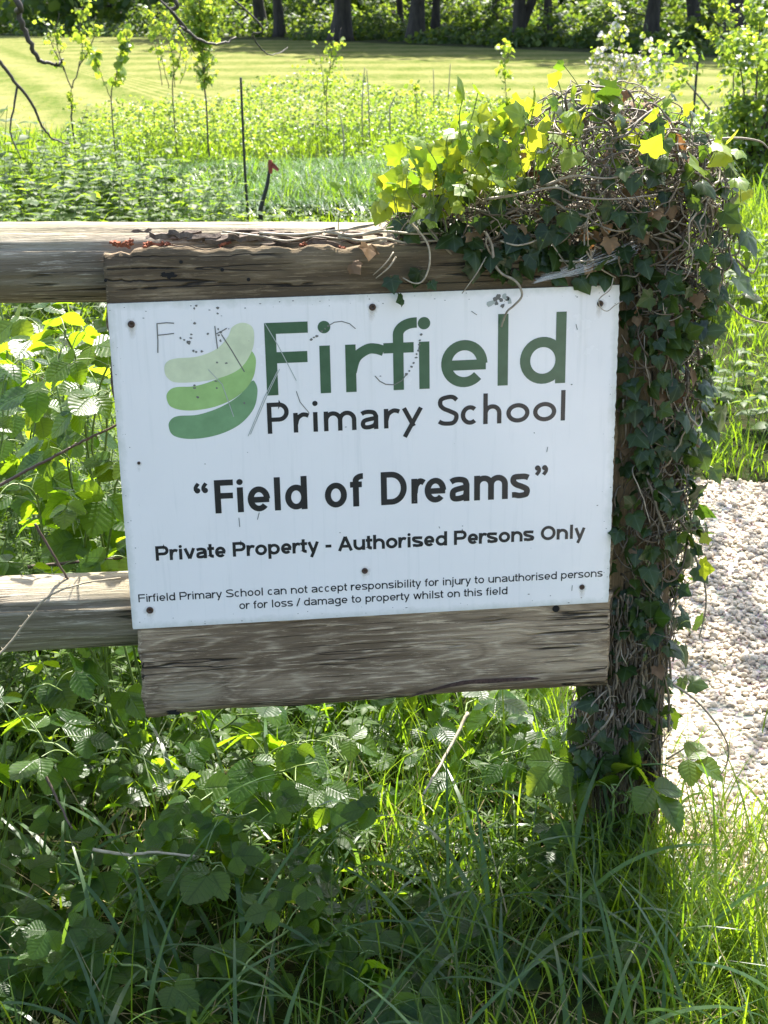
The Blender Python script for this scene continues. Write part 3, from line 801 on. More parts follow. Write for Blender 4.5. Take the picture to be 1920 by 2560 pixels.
# --- screws with rust halos
for i, (x, z, rr_) in enumerate([(.039, -.037, .0062), (.458, -.023, .0062), (.865, -.032, .0058), (.034, -.573, .0066), (.434, -.518, .0058), (.847, -.575, .0052), (.034, -.288, .0028)]):
    rust = i in (0, 1, 2, 5); halo = MB()
    n = 16
    for kx, kz, dz, vv in ((1.9, 1.9, -.001, .45), (1.2, 2.6, -.011, .35 if rust else .12)):
        ring = np.ones(n) * 0; disc(halo, x + r.normal(0, .0008), SZ + z + dz, rr_ * kx, rr_ * kz, -.00042 - .00004 * i - .00002 * (kx < 1.5), n, np.append(ring, vv), .08, r)
    mb = MB(); a = np.arange(16) * 2 * PI / 16
    rings = [(1.0, .0004), (1.0, -.0012), (.86, -.0020), (.35, -.0022), (.30, -.0008)]
    V = np.vstack([np.column_stack([x + rr_ * k * np.cos(a), np.full(16, yy), SZ + z + rr_ * k * np.sin(a)]) for k, yy in rings] + [[(x, -.0006, SZ + z)]])
    q = [(i2 * 16 + j, i2 * 16 + (j + 1) % 16, i2 * 16 + 16 + (j + 1) % 16, i2 * 16 + 16 + j) for i2 in range(4) for j in range(16)]
    mb.add(V, q, [(64 + j, 64 + (j + 1) % 16, 80) for j in range(16)]); sc_ = mb.build('screw', M['screw'], sign); halo.build('rust_stain', M['rust_stain'], sc_)

# --- scratches, burn dots and grime scars on the face
def scr(mb, pts, w, dot=False):
    P = np.array([at(x, y, 0)[[0, 2]] for x, y in pts])
    if dot:
        for p in P: disc(mb, p[0], p[1], w * r.uniform(.7, 1.3), w * r.uniform(.7, 1.2), -.00062 - .000011 * (len(mb.v) % 17), 9, None, .2, r)
    else: ribbon(mb, P, w, 0, 0, -.0006)


mb = MB()
for p in ([(341, 762), (341, 735), (339, 698)], [(339, 699), (360, 697), (376, 698)], [(341, 724), (360, 722), (376, 720)], [(464, 704), (467, 730), (470, 753)], [(465, 722), (478, 716), (490, 709)], [(478, 722), (500, 756), (528, 803)]): scr(mb, p, .0019)
scr(mb, [(390, 730), (398, 734), (405, 739), (413, 722), (413, 730), (410, 738), (409, 742), (418, 757), (424, 760), (436, 759), (471, 711), (472, 724), (476, 718), (476, 736), (449, 721), (470, 677), (470, 665), (420, 698)], .0022, True)
scr(mb, [(489, 784), (469, 783), (466, 823), (420, 838), (420, 832), (468, 838), (528, 870), (427, 858), (424, 660), (420, 666)], .0020, True)
scr(mb, [(672, 733), (678, 729), (684, 726), (695, 715), (702, 710), (709, 704)], .0020, True)
scr(mb, [(709, 704), (722, 696), (738, 694), (755, 699), (768, 710)], .0016)
scr(mb, [(910, 722), (907, 735), (906, 744), (904, 757), (900, 765), (899, 772), (893, 784), (889, 792), (884, 801), (878, 808)], .0021, True)
scr(mb, [(878, 808), (868, 822), (852, 831), (833, 830), (820, 823), (810, 812)], .0018)
scr(mb, [(1082, 648), (1072, 655), (1076, 640), (1085, 660), (1095, 645), (1070, 646)], .0045, True)
for p in ([(640, 845), (648, 868), (668, 892)], [(516, 1118), (518, 1138)], [(560, 1107), (556, 1122)], [(1183, 965), (1181, 976)], [(1236, 1264), (1235, 1276)], [(948, 1137), (950, 1141)], [(905, 748), (903, 760)], [(1030, 680), (1018, 672)], [(1244, 700), (1247, 712)]): scr(mb, p, .0013)
for k in range(120):
    e = r.random()
    if e < .35: x, z = r.uniform(.004, .896), -abs(r.normal(0, .012)) - .002
    elif e < .55: x, z = r.uniform(.004, .896), -SH + abs(r.normal(0, .012)) + .003
    elif e < .7: x, z = abs(r.normal(0, .012)) + .003, r.uniform(-.6, -.005)
    elif e < .85: x, z = .897 - abs(r.normal(0, .010)), r.uniform(-.6, -.005)
    else: x, z = r.uniform(.02, .88), r.uniform(-.59, -.02)
    s_ = r.uniform(.0003, .0009); disc(mb, x, SZ + z, s_ * r.uniform(1, 2.5), s_, -.0007 - .00001 * (k % 9), 7, None, .2, r)
mb.build('scratches', M['scratch'], sign, smooth=False)['kind'] = 'stuff'
mb = MB()
for p in ([(572, 698), (600, 745), (640, 822)], [(600, 800), (570, 860), (536, 942)], [(604, 797), (576, 856), (541, 938)], [(450, 798), (480, 830), (505, 900)]): scr(mb, p, .0014)
scr(mb, [(1060, 655), (1100, 650), (1090, 640)], .006, True)
mb.build('pale_scratches', M['scratch_pale'], sign, smooth=False)['kind'] = 'stuff'
#PART2
# ------------------------------------------------------------------ ivy over the post
r = np.random.default_rng(21)
ivy = empty('ivy', 'ivy with woody tangled stems and yellow young leaves swallowing the post beside the sign', 'ivy')
# envelope of the ivy: ellipsoids (centre, radii) that the stems and leaves lie on
ENV = [((.885, .105, 1.36), (.215, .17, .185)), ((.70, .10, 1.315), (.21, .12, .115)), ((.99, .10, 1.28), (.145, .155, .22)), ((.60, .10, 1.305), (.13, .09, .055)),
       ((.985, .10, 1.02), (.115, .125, .25)), ((.985, .10, .74), (.108, .12, .24)), ((.980, .095, .52), (.092, .095, .17)), ((.975, .085, .30), (.075, .085, .14)), ((.895, .05, .29), (.055, .055, .13))]
ENVW = np.array([5, 3.0, 3.6, .8, 3.2, 3.0, 1.9, .9, .9]); ENVW /= ENVW.sum()


def env_pt(n, rr, which=None, shell=(.72, 1.03), front=None):
    k = rr.choice(len(ENV), n, p=ENVW) if which is None else np.full(n, which)
    c = np.array([e[0] for e in ENV])[k]; a = np.array([e[1] for e in ENV])[k]
    d = rand_dirs(n, rr)
    if front is not None: d[:, 1] -= front; d = norm(d)
    p = c + d * a * rr.uniform(*shell, n)[:, None]
    return p, norm(d / a), k


def env_keep(p):
    """clear of the sign face: nothing in front of the panel except above it and right of it"""
    x, y, z = p.T
    return ~((x < .905) & (z < 1.205) & (z > .395) & (y < .02)) & ~((x < .90) & (z < 1.2) & (z > .41)) & (z > .10)


mb = MB()
for i in range(1900):
    p, n, k = env_pt(1, r, None, (.45, 1.0), .35 if i % 2 else None); p = p[0]; k = k[0]
    c = np.array(ENV[k][0]); a = np.array(ENV[k][1])
    post = k >= 4
    d = norm(np.array([r.normal(0, .28 if post else 1), r.normal(0, .3), r.normal(0, 1.2 if post else .45)]))
    P = [p]; L = r.integers(9, 22); stp = r.uniform(.010, .017)
    rad0 = r.choice([.0011, .0016, .0024, .0038], p=[.40, .36, .19, .05]); lev = r.uniform(.62, .97)
    for _ in range(L):
        d = norm(d + r.normal(0, .20 if post else .30, 3)); q = P[-1] + d * stp
        e = (q - c) / a; le = np.linalg.norm(e); q = c + e * (1 + (lev / max(le, 1e-3) - 1) * .35) * a
        d = norm(q - P[-1]); P.append(q)
    P = np.array(P)
    if env_keep(P).all(): mb.tube(spline(P, 2), np.linspace(rad0, rad0 * .55, 2 * len(P) - 1) * (1 + .18 * r.normal(size=2 * len(P) - 1)).clip(.6, 1.5), 6, r.random() ** (2.6 if post else 1.8))
# runners creeping left along the rail top and hanging down the board
HANG = [[(880, 475), (905, 500), (925, 530), (928, 570), (915, 605), (895, 612), (870, 600)], [(1048, 500), (1062, 530), (1068, 570), (1085, 592), (1108, 603), (1122, 618), (1127, 640), (1110, 660), (1096, 672), (1088, 690), (1083, 706)],
        [(1325, 600), (1318, 625), (1300, 640), (1293, 650), (1298, 665), (1312, 672), (1328, 660), (1345, 650)], [(1050, 555), (1030, 590), (1010, 618), (998, 634)], [(850, 545), (832, 570), (806, 594)], [(855, 555), (840, 578), (812, 601)],
        [(1180, 480), (1190, 520), (1215, 560), (1240, 590)], [(1265, 470), (1262, 520), (1268, 545), (1290, 575), (1330, 600)], [(1080, 520), (1120, 530), (1170, 515), (1200, 500)], [(700, 500), (760, 508), (830, 500), (900, 505), (980, 500), (1040, 480)],
        [(560, 503), (640, 507), (720, 498), (790, 490), (850, 470)], [(740, 500), (770, 490), (800, 485), (830, 478)], [(1190, 560), (1240, 565), (1290, 560), (1340, 545)], [(480, 500), (560, 510), (620, 520), (680, 510), (740, 515), (800, 500), (850, 490)], [(730, 510), (780, 520), (830, 515), (880, 525), (940, 520), (1000, 525), (1060, 515)]]
for i, h in enumerate(HANG):
    n = len(h); P = np.array([at(x, y, -.012 - .012 * math.sin(PI * j / (n - 1)) if i not in (9, 10, 11, 13, 14) else .015) for j, (x, y) in enumerate(h)])
    w = .8 * [.0028, .0036, .0015, .0016, .0018, .0022, .0018, .0026, .0024, .0034, .0030, .0024, .0026, .0022, .003][i]
    mb.tube(spline(P, 5), np.linspace(w, w * .55, 5 * (n - 1) + 1), 7, .9 if i != 1 else .7)
# loose arms reaching out of the mound to the right
for h, yy in (([(1490, 330), (1530, 305), (1590, 298), (1640, 305), (1659, 320), (1690, 350)], .16), ([(1480, 300), (1495, 260), (1492, 245)], .12), ([(1340, 260), (1345, 235), (1360, 228), (1372, 245), (1370, 270)], .08), ([(1360, 250), (1385, 240), (1405, 262), (1400, 290)], .05),
              ([(1560, 640), (1600, 680), (1640, 695), (1690, 700)], .06), ([(1500, 1200), (1520, 1250), (1525, 1310), (1510, 1380)], .02), ([(1455, 1480), (1500, 1510), (1545, 1560), (1572, 1610), (1570, 1650), (1545, 1690)], -.06), ([(1440, 1640), (1480, 1615), (1502, 1600)], .0),
              ([(1590, 560), (1625, 590), (1640, 560)], .1), ([(1100, 300), (1150, 285), (1230, 290), (1290, 275), (1360, 285), (1420, 300)], -.02), ([(1180, 400), (1240, 380), (1320, 385), (1400, 360)], -.06), ([(1050, 430), (1120, 420), (1200, 405), (1250, 425), (1330, 430), (1420, 420)], -.07)):
    P = np.array([at(x, y, yy) for x, y in h]); mb.tube(spline(P, 5), np.linspace(.0026, .0012, 5 * (len(h) - 1) + 1), 7, .5)
mb.build('stems', M['ivy_stem'], ivy)
# aerial roots and fibrous bark on the bare lower front of the post
mb = MB()
for i in range(330):
    x = r.uniform(.888, 1.025); z = r.uniform(.06, .62); n = r.integers(5, 10); L = r.uniform(.04, .16)
    zz = z - np.linspace(0, L, n); xx = x + np.cumsum(r.normal(0, .0035, n)); P = np.column_stack([xx, .030 - r.uniform(.0, .014) + r.normal(0, .002, n), zz])
    mb.tube(spline(P, 3), r.choice([.0010, .0016, .0026]), 5, r.random() * .35)
mb.build('aerial_roots', M['ivy_stem'], ivy)


def ivy_leaves(P, n_, size, mat, name, droop=.75, tint=None, petiole=True, out_=.5):
    N = len(P); d = norm(n_ * out_ + np.array([0, 0, -1.0]) * droop + r.normal(0, .45, (N, 3)))
    nn = norm(n_ + np.array([0, -.25, .35]) + r.normal(0, .45, (N, 3)))
    A = axes(d, nn); t = r.random(N) if tint is None else tint
    for k in range(len(IVY)):
        m_ = np.arange(N) % len(IVY) == k
        sz = size[m_][:, None, None]
        mbl.inst(IVY[k], A[m_] * sz * np.array([1, 1, 1]), P[m_], t[m_])
    if petiole:
        for i in range(N):
            q = P[i] - n_[i] * r.uniform(.02, .045) + np.array([0, 0, -.012]); mid = (P[i] + q) / 2 + np.array([0, 0, .008])
            mbp.tube(spline([q, mid, P[i]], 3), .0008, 4, .5, False)


mbl = MB(); mbp = MB()
P, n_, k = env_pt(1500, r, None, (.84, 1.08), .40); kk = env_keep(P) & ((P[:, 2] < 1.22) | (r.random(len(P)) < .36)); P, n_ = P[kk], n_[kk]
ivy_leaves(P, n_, r.uniform(.016, .030, len(P)) + .024 * r.random(len(P)) ** 2.5, None, '', .8)
# dark leaves lying on the board above the sign
Q = np.array([at(r.uniform(1000, 1340), r.uniform(515, 600), -.006) for _ in range(34)] + [at(x, y, -.012) for x, y in ((940, 440), (1090, 470), (870, 645), (905, 585), (845, 600), (1025, 540), (1060, 545), (1205, 545), (930, 610))])
ivy_leaves(Q, np.tile([0, -1.0, .1], (len(Q), 1)), np.concatenate([r.uniform(.026, .042, 34), [.055, .05, .022, .034, .03, .04, .038, .04, .018]]), None, '', 1.0)
# leaves standing off the right edge
Q = np.array([at(x, y, .06 + r.uniform(-.05, .06)) for x, y in ((1560, 880), (1530, 905), (1590, 600), (1575, 555), (1610, 500), (1620, 545), (1600, 420), (1480, 1395), (1475, 1465), (1490, 1475), (1500, 1345), (1505, 1225), (1520, 1050), (1525, 1140), (1540, 1010), (1510, 970), (1470, 1330), (1540, 780), (1550, 690), (1605, 640))])
ivy_leaves(Q, np.tile([.7, -.5, .1], (len(Q), 1)), r.uniform(.035, .055, len(Q)), None, '', .8)
mbl.build('foliage', M['ivy'], ivy)
mbl = MB()
YO = [(1205, 175), (1120, 225), (1035, 245), (1010, 265), (1030, 290), (1060, 285), (1075, 300), (1050, 320), (1010, 330), (980, 300), (960, 310), (1080, 330), (1095, 280), (930, 365), (905, 375), (880, 385), (915, 395), (950, 385), (975, 380), (990, 390), (1010, 375), (1030, 365), (1060, 360), (1090, 340), (1100, 390), (860, 400), (845, 410), (885, 405), (1145, 350), (1135, 375), (1060, 395), (1180, 300), (1150, 250), (1085, 250), (940, 340), (1225, 240), (1340, 205), (1420, 248), (1490, 240), (1555, 310), (1540, 320), (1570, 330), (1575, 345), (1600, 480), (1300, 250), (1240, 210), (1250, 265), (1390, 270), (1340, 270), (995, 345), (965, 350), (1000, 405), (940, 410), (1075, 375), (1115, 310), (735, 455), (955, 455), (940, 440), (1515, 1225), (1560, 300), (1110, 265), (1330, 340), (1430, 420), (1540, 545), (1240, 330), (1290, 300), (1400, 330), (1460, 300), (1440, 280), (1280, 370), (1510, 360), (1220, 290), (1170, 330), (1480, 400), (1350, 310), (1410, 380)]
Q = np.array([at(x, y, r.uniform(-.10, .04) if y < 420 else .0) for x, y in YO])
Q = np.vstack([Q, Q[6:32] + r.normal(0, .02, (26, 3)), Q[8:36] + r.normal(0, .03, (28, 3)), Q[2:36] + r.normal(0, .03, (34, 3)), Q[6:36] + r.normal(0, .025, (30, 3)), Q[30:60] + r.normal(0, .04, (30, 3))])
N = len(Q); dd = norm(np.column_stack([r.normal(-.45, .5, N), r.normal(-.4, .35, N), r.normal(.1, .5, N)])); nn = norm(np.column_stack([r.normal(-.15, .45, N), r.normal(-.85, .35, N), r.normal(.40, .35, N)]))
A = axes(dd, nn); sz = r.uniform(.018, .043, N) * np.where(Q[:, 0] < .45, .6, 1); tt = r.random(N)
for k in range(4):
    m_ = np.arange(N) % 4 == k; mbl.inst(IVY[k], A[m_] * sz[m_][:, None, None], Q[m_], tt[m_])
for i in range(N):
    q = Q[i] - dd[i] * .02 + np.array([r.normal(0, .01), .02, -.045]); mbp.tube(spline([q, (q + Q[i]) / 2 + r.normal(0, .005, 3), Q[i]], 3), .0009, 4, .7, False)
mbl.build('young_foliage', M['ivy_young'], ivy)
mbp.build('petioles', M['green_stem'], ivy)
mbl = MB()
Q, n_, k = env_pt(120, r, None, (.70, .98), .6); kk = env_keep(Q); Q, n_ = Q[kk], n_[kk]
Q = np.vstack([Q, [at(1415, 455, -.06), at(1130, 330, -.02), at(1350, 380, -.05), at(795, 530, -.01), at(760, 570, -.01), at(1420, 1440, .0), at(1395, 1650, .0)]]); n_ = np.vstack([n_, np.tile([0, -1., .2], (7, 1))])
ivy_leaves(Q, n_, r.uniform(.014, .038, len(Q)), None, '', .9, None, False)
mbl.build('dead_leaves', M['dead_leaf'], ivy)

# cobweb strung from the ivy to the top edge of the sign
mb = MB(); A0 = at(1150, 612, -.012); A1 = at(1372, 538, -.02); A2 = at(1250, 548, -.015)
for i in range(46):
    a = A0 + (A2 - A0) * r.random() * .3 + r.normal(0, .002, 3); b_ = (A1 if i % 2 else A2 + (A1 - A2) * r.random()) + r.normal(0, .006, 3)
    mid = (a + b_) / 2 + np.array([0, 0, -r.uniform(.0, .012)]) + r.normal(0, .003, 3); mb.tube(spline([a, mid, b_], 4), .00016 if i % 7 else .0004, 4, .5, False)
tag(mb.build('cobweb', M['cobweb']), 'pale cobweb strung between the ivy and the top edge of the white sign', 'cobweb')

# ------------------------------------------------------------------ grass
def blades(mb, P, length, width, lean, bend, az, tint, seg=6, twist=.0, fold=0.0):
    """ribbon blades rooted at P (N,3); lean = start angle off vertical, bend = further angle reached at the tip, az = heading"""
    N = len(P)
    s = np.linspace(0, 1, seg + 1)
    th = lean[:, None] + bend[:, None] * s[None] ** 1.3
    dl = (length / seg)[:, None]
    hx = np.concatenate([np.zeros((N, 1)), np.cumsum(np.sin((th[:, 1:] + th[:, :-1]) / 2) * dl, 1)], 1)
    hz = np.concatenate([np.zeros((N, 1)), np.cumsum(np.cos((th[:, 1:] + th[:, :-1]) / 2) * dl, 1)], 1)
    ca, sa = np.cos(az)[:, None], np.sin(az)[:, None]
    Cx = P[:, 0:1] + hx * ca; Cy = P[:, 1:2] + hx * sa; Cz = np.maximum(P[:, 2:3] + hz, .004)
    tw = (twist if np.ndim(twist) else np.full(N, twist))[:, None] * s[None]
    sx = -sa * np.cos(tw); sy = ca * np.cos(tw); szz = np.sin(tw)
    w = width[:, None] * (np.minimum(1, .55 + 1.4 * s) * (1 - s ** 3))[None] * .5
    V = np.empty((N, seg + 1, 2, 3))
    for k, sg in ((0, -1), (1, 1)):
        V[:, :, k, 0] = Cx + sg * sx * w; V[:, :, k, 1] = Cy + sg * sy * w; V[:, :, k, 2] = Cz + sg * szz * w
    i = np.arange(seg); q = np.stack([2 * i, 2 * i + 1, 2 * i + 3, 2 * i + 2], -1)
    Q = (q[None] + (np.arange(N) * (2 * seg + 2))[:, None, None]).reshape(-1, 4)
    mb.add(V.reshape(-1, 3), Q, tint=np.repeat(tint, 2 * seg + 2))


def tufts(n, x0, x1, y0, y1, rr, per=14, spread=.03, keep=None):
    c = np.column_stack([rr.uniform(x0, x1, n), rr.uniform(y0, y1, n)])
    P = np.repeat(c, per, 0) + rr.normal(0, spread, (n * per, 2)); az0 = np.repeat(rr.uniform(0, 2 * PI, n), per)
    if keep is not None:
        k = keep(P[:, 0], P[:, 1]); P = P[k]; az0 = az0[k]
    return np.column_stack([P, np.zeros(len(P))]), az0


r = np.random.default_rng(33)
# verge in front of the fence
mb = MB()
offg = lambda x, y: ~in_poly(x, y, GRAVEL)
def verge(x, y):
    k = (r.random(len(x)) < np.where(x < .25, .13, np.where(x < .5, .35, .75))) & (offg(x, y) | ((y < .05) & (r.random(len(x)) < .35)))
    return k & ~((x > .86) & (x < 1.04) & (y > .03) & (y < .19))
P, a0 = tufts(520, -.9, 1.75, -1.15, .45, r, 22, .035, verge)
N = len(P); blades(mb, P, r.gamma(6, .034, N).clip(.06, .42), r.uniform(.0022, .0058, N), r.uniform(.0, .45, N), r.uniform(.1, 1.7, N), r.uniform(0, 2 * PI, N), r.random(N), 7, r.normal(0, .5, N))
# short fine grass between
P, a0 = tufts(900, -.9, 1.9, -1.2, .5, r, 11, .05, verge)
N = len(P); blades(mb, P, r.uniform(.04, .14, N), r.uniform(.0015, .0035, N), r.uniform(0, .7, N), r.uniform(.0, 1.2, N), r.uniform(0, 2 * PI, N), r.random(N), 4)
tag(mb.build('verge_grass', M['grass']), 'long green verge grass growing below the sign and round the foot of the post', 'grass', kind='stuff')
mb = MB()
P, a0 = tufts(420, .93, 1.75, -1.15, .12, r, 26, .04, lambda x, y: (offg(x, y) | (r.random(len(x)) < .30)) & ~((x < 1.04) & (y > .03)))
N = len(P); mbv = MB(); blades(mbv, P, r.gamma(6, .026, N).clip(.05, .30), r.uniform(.0022, .005, N), r.uniform(.0, .5, N), r.uniform(.2, 1.6, N), r.uniform(0, 2 * PI, N), r.uniform(.4, 1, N), 6, r.normal(0, .5, N))
tag(mbv.build('sunlit_grass', M['grass']), 'bright sunlit grass between the post foot and the gravel', 'grass', kind='stuff')
N = 400; P = np.column_stack([r.uniform(-.65, 1.45, N), r.uniform(-.80, .12, N), np.zeros(N)]); P = P[offg(P[:, 0], P[:, 1])]; N = len(P)
blades(mb, P, r.uniform(.20, .46, N), r.uniform(.006, .012, N), r.uniform(.05, .5, N), r.uniform(.8, 2.3, N), r.uniform(0, 2 * PI, N), r.random(N), 12, r.normal(0, .5, N))
# hand-laid long arching blades seen against the dark
for (x0, y0), (x1, y1), L, w in (((1020, 2212), (720, 1790), .40, .009),):
    pass
tag(mb.build('broad_grass', M['grass_blue']), 'broad arching blue-green grass blades in the shade below the sign', 'grass', kind='stuff')
mb = MB()
N = 1300; P = np.column_stack([r.uniform(-.8, 1.7, N), r.uniform(-.95, .2, N), np.full(N, .01)])
blades(mb, P, r.uniform(.08, .28, N), r.uniform(.0015, .004, N), r.uniform(.5, 1.5, N), r.uniform(-.4, .8, N), r.uniform(0, 2 * PI, N), r.random(N), 5)
tag(mb.build('dry_grass', M['straw']), 'dead straw-coloured grass lying in the gaps of the green verge', 'dry grass', kind='stuff')

# rough grass beyond the fence, and the strip beyond the gravel
mb = MB(); mbb = MB()
def mid_keep(x, y): return offg(x, y) & (np.abs(x - .22 - .093 * (y + 2.5)) < .30 * (y + 2.5) + .55)
for (n, x0, x1, y0, y1, per, lm, wd, sp) in ((900, -2.5, 1.0, .45, 3.2, 16, .26, .005, .06), (1700, -3.2, 4.5, 2.3, 6.5, 16, .24, .006, .08), (2900, -4, 5.5, 6.0, 11, 16, .26, .008, .10), (3000, -6.5, 7.5, 10, 16.4, 12, .19, .010, .14), (1300, -9, 10, 15.5, 18.2, 10, .13, .012, .2)):
    P, a0 = tufts(n, x0, x1, y0, y1, r, per, sp, mid_keep); N = len(P)
    patch = noise2(P[:, 0] * .8, P[:, 1] * .55, 3)
    short = ((P[:, 0] > .05) & (P[:, 0] < 2.2) & (P[:, 1] > 7.0) & (P[:, 1] < 9.6))
    dk = (P[:, 0] < .3) & (P[:, 1] > 5.5) & (P[:, 1] < 11) & (r.random(N) < .6)
    Ls = r.gamma(7, lm / 7, N) * np.where(short, .35, 1) * np.where(dk, .75, 1) * (1 + .4 * patch)
    Ls = Ls * np.where((P[:, 0] > 1.55) & (P[:, 1] < 7), .55, 1)
    lodged = (patch + r.normal(0, .12, N) > -.25) & (P[:, 1] > 8.8) & (P[:, 1] < 13.6) & (P[:, 0] > -.9) & ~short
    az = np.where(lodged, r.normal(-1.2, .38, N), r.uniform(0, 2 * PI, N)); lean = np.where(lodged, r.uniform(.7, 1.3, N), r.uniform(0, .5, N)); bend = np.where(lodged, r.uniform(.8, 1.5, N), r.uniform(.2, 1.5, N))
    tint = np.clip(r.random(N) * .7 + .3 * (patch > 0) + short * .3 - .35 * dk, 0, 1)
    for flag, tgt in ((lodged, mbb), (~lodged, mb)):
        blades(tgt, P[flag], Ls[flag] * (1.5 if tgt is mbb else 1), r.uniform(.6, 1.3, flag.sum()) * wd, lean[flag], bend[flag], az[flag], tint[flag], 4)
P, a0 = tufts(2600, -1.3, 3.4, 8.9, 13.2, r, 12, .10, mid_keep); N = len(P); kk = noise2(P[:, 0] * 1.1, P[:, 1] * .8, 17) + .25 * (P[:, 0] > -.4) > -.15; kk &= ~((P[:, 0] > .05) & (P[:, 1] < 9.6)); P = P[kk]; N = len(P)
blades(mbb, P, r.uniform(.22, .50, N), r.uniform(.006, .011, N), r.uniform(.7, 1.2, N), r.uniform(.9, 1.5, N), r.normal(-1.25, .40, N), r.random(N), 6)
tag(mb.build('rough_grass', M['grass']), 'rough uncut grass between the fence and the mown field', 'grass', kind='stuff')
tag(mbb.build('lodged_grass', M['grass_sheen']), 'silvery sheet of long grass blown flat in front of the bramble thicket', 'grass', kind='stuff')

# short turf on the mown field edge gives it a ragged start
mb = MB(); n = 5000
P = np.column_stack([r.uniform(-14, 14, n), 16.6 + r.gamma(1.1, 1.8, n), np.zeros(n)]); P = P[np.abs(P[:, 0] - .22 - .093 * (P[:, 1] + 2.5)) < .29 * (P[:, 1] + 2.5) + 1]; n = len(P)
blades(mb, P, r.uniform(.04, .09, n), r.uniform(.010, .02, n), r.uniform(.3, 1.1, n), r.uniform(0, .6, n), r.uniform(0, 2 * PI, n), r.random(n), 2)
tag(mb.build('field_turf', M['grass']), 'cut grass stubble on the mown field', 'grass', kind='stuff')

# ------------------------------------------------------------------ low herbs (cleavers, nettles) beyond the fence
r = np.random.default_rng(44)
mb = MB(); mbs = MB()
def herbs(n, x0, x1, y0, y1, h0, h1, leaf, whorl, narrow, step):
    for i in range(n):
        x, y = r.uniform(x0, x1), r.uniform(y0, y1); H = r.uniform(h0, h1) * (1 if y < 4 else np.clip(1 + .9 * noise2(x * 1.1, y * 1.1, 23), .35, 1.9)); k = max(3, int(H / step))
        dx, dy = r.normal(0, .22 * H, 2); t = np.linspace(0, 1, k + 1)
        P = np.column_stack([x + dx * t ** 2, y + dy * t ** 2, H * t * (1 - .15 * t)])
        mbs.tube(P, .0016 if leaf < .06 else .0022, 4, r.random(), False)
        for j in range(1, k + 1):
            m_ = whorl; a = r.uniform(0, 6) + np.arange(m_) * 2 * PI / m_; d = np.column_stack([np.cos(a), np.sin(a), np.full(m_, r.uniform(-.1, .5))])
            nn = np.column_stack([-np.cos(a) * .3, -np.sin(a) * .3, np.ones(m_)]) + r.normal(0, .2, (m_, 3)); A = axes(d, nn)
            s_ = leaf * (1.1 - .55 * t[j]) * r.uniform(.8, 1.2)
            mb.inst(NARROW if narrow else SMALL[j % 2], A * s_, np.tile(P[j], (m_, 1)), r.random() * .6 + .4 * t[j])
herbs(260, -1.3, .1, .5, 2.6, .3, .85, .055, 7, True, .055)
herbs(130, -1.2, .95, .3, 1.6, .10, .32, .05, 4, False, .05)
herbs(420, -2.4, .8, 4.2, 7.5, .25, .60, .085, 4, False, .085)
herbs(330, -3.2, .35, 6.6, 11.2, .20, .60, .075, 4, False, .07)
herbs(160, -2.6, -.3, 7.2, 9.6, .30, .70, .09, 4, False, .08)
herbs(160, -.6, 1.8, 7.5, 9.6, .08, .22, .07, 4, False, .06)
herbs(110, .0, 1.0, -.3, .5, .06, .22, .05, 6, True, .05)
herbs(46, -2.2, .0, 6.2, 8.6, .45, .75, .16, 3, False, .12)
herbs(160, 2.0, 3.6, 2.6, 6.5, .10, .35, .07, 4, False, .07)
hb = mb.build('herbage', M['herb']); tag(hb, 'leafy cleavers and nettles crowding the ground behind the rails', 'herbs', kind='stuff')
tag(mbs.build('herb_stems', M['green_stem']), 'thin green stems of the leafy herbs behind the rails', 'herb stems', kind='stuff')

# ------------------------------------------------------------------ brambles
def bramble(label, x, y, canes, H, reach, nleaf, leaf, seed, group, az=None, young=.15):
    rr = np.random.default_rng(seed)
    root = empty('bramble', label, 'bramble', group); root.location = (x, y, 0)
    ms = MB(); ml = MB()
    for c in range(canes):
        a = (rr.uniform(0, 2 * PI) if az is None else az + rr.normal(0, .6)); R = reach * rr.uniform(.6, 1.1); h = H * rr.uniform(.7, 1.1)
        t = np.linspace(0, 1, 12); wig = np.cumsum(rr.normal(0, .010, (12, 2)), 0)
        P = np.column_stack([R * t * math.cos(a) + wig[:, 0], R * t * math.sin(a) + wig[:, 1], h * (1 - (1 - 1.35 * t) ** 2) / (1 if 1 else 1)])
        P[:, 2] = np.maximum(h * (1.9 * t - 1.15 * t * t) + .0, .01)
        ms.tube(spline(P, 2), np.linspace(.0032, .0016, 23), 6, rr.random() * .8)
        k = max(2, nleaf // canes); ts = rr.uniform(.22, 1.0, k)
        for tt in ts:
            p = np.array([np.interp(tt, t, P[:, i]) for i in range(3)])
            b_ = rr.uniform(0, 2 * PI); o = np.array([math.cos(b_), math.sin(b_), rr.uniform(.1, .9)]); pl = rr.uniform(.03, .08)
            q = p + norm(o) * pl; ms.tube(spline([p, (p + q) / 2 + (0, 0, .008), q], 3), .0011, 5, .8, False)
            d = norm(np.array([o[0], o[1], rr.normal(-.25, .3)])); n_ = norm(np.array([d[0] * .35 + rr.normal(0, .25), d[1] * .35 - .32 + rr.normal(0, .25), 1.0]))
            s_ = leaf * rr.uniform(.65, 1.2) * (1.0 - .25 * tt)
            yg = 1.0 if (tt > .88 and rr.random() < .6) or rr.random() < young else rr.random() * .65
            ml.inst(TRI[rr.integers(0, 5)], axes(d[None], n_[None]) * s_, q[None], yg)
    ms.build('cane', M['green_stem'], root); ml.build('foliage', M['bramble'], root)
    return root


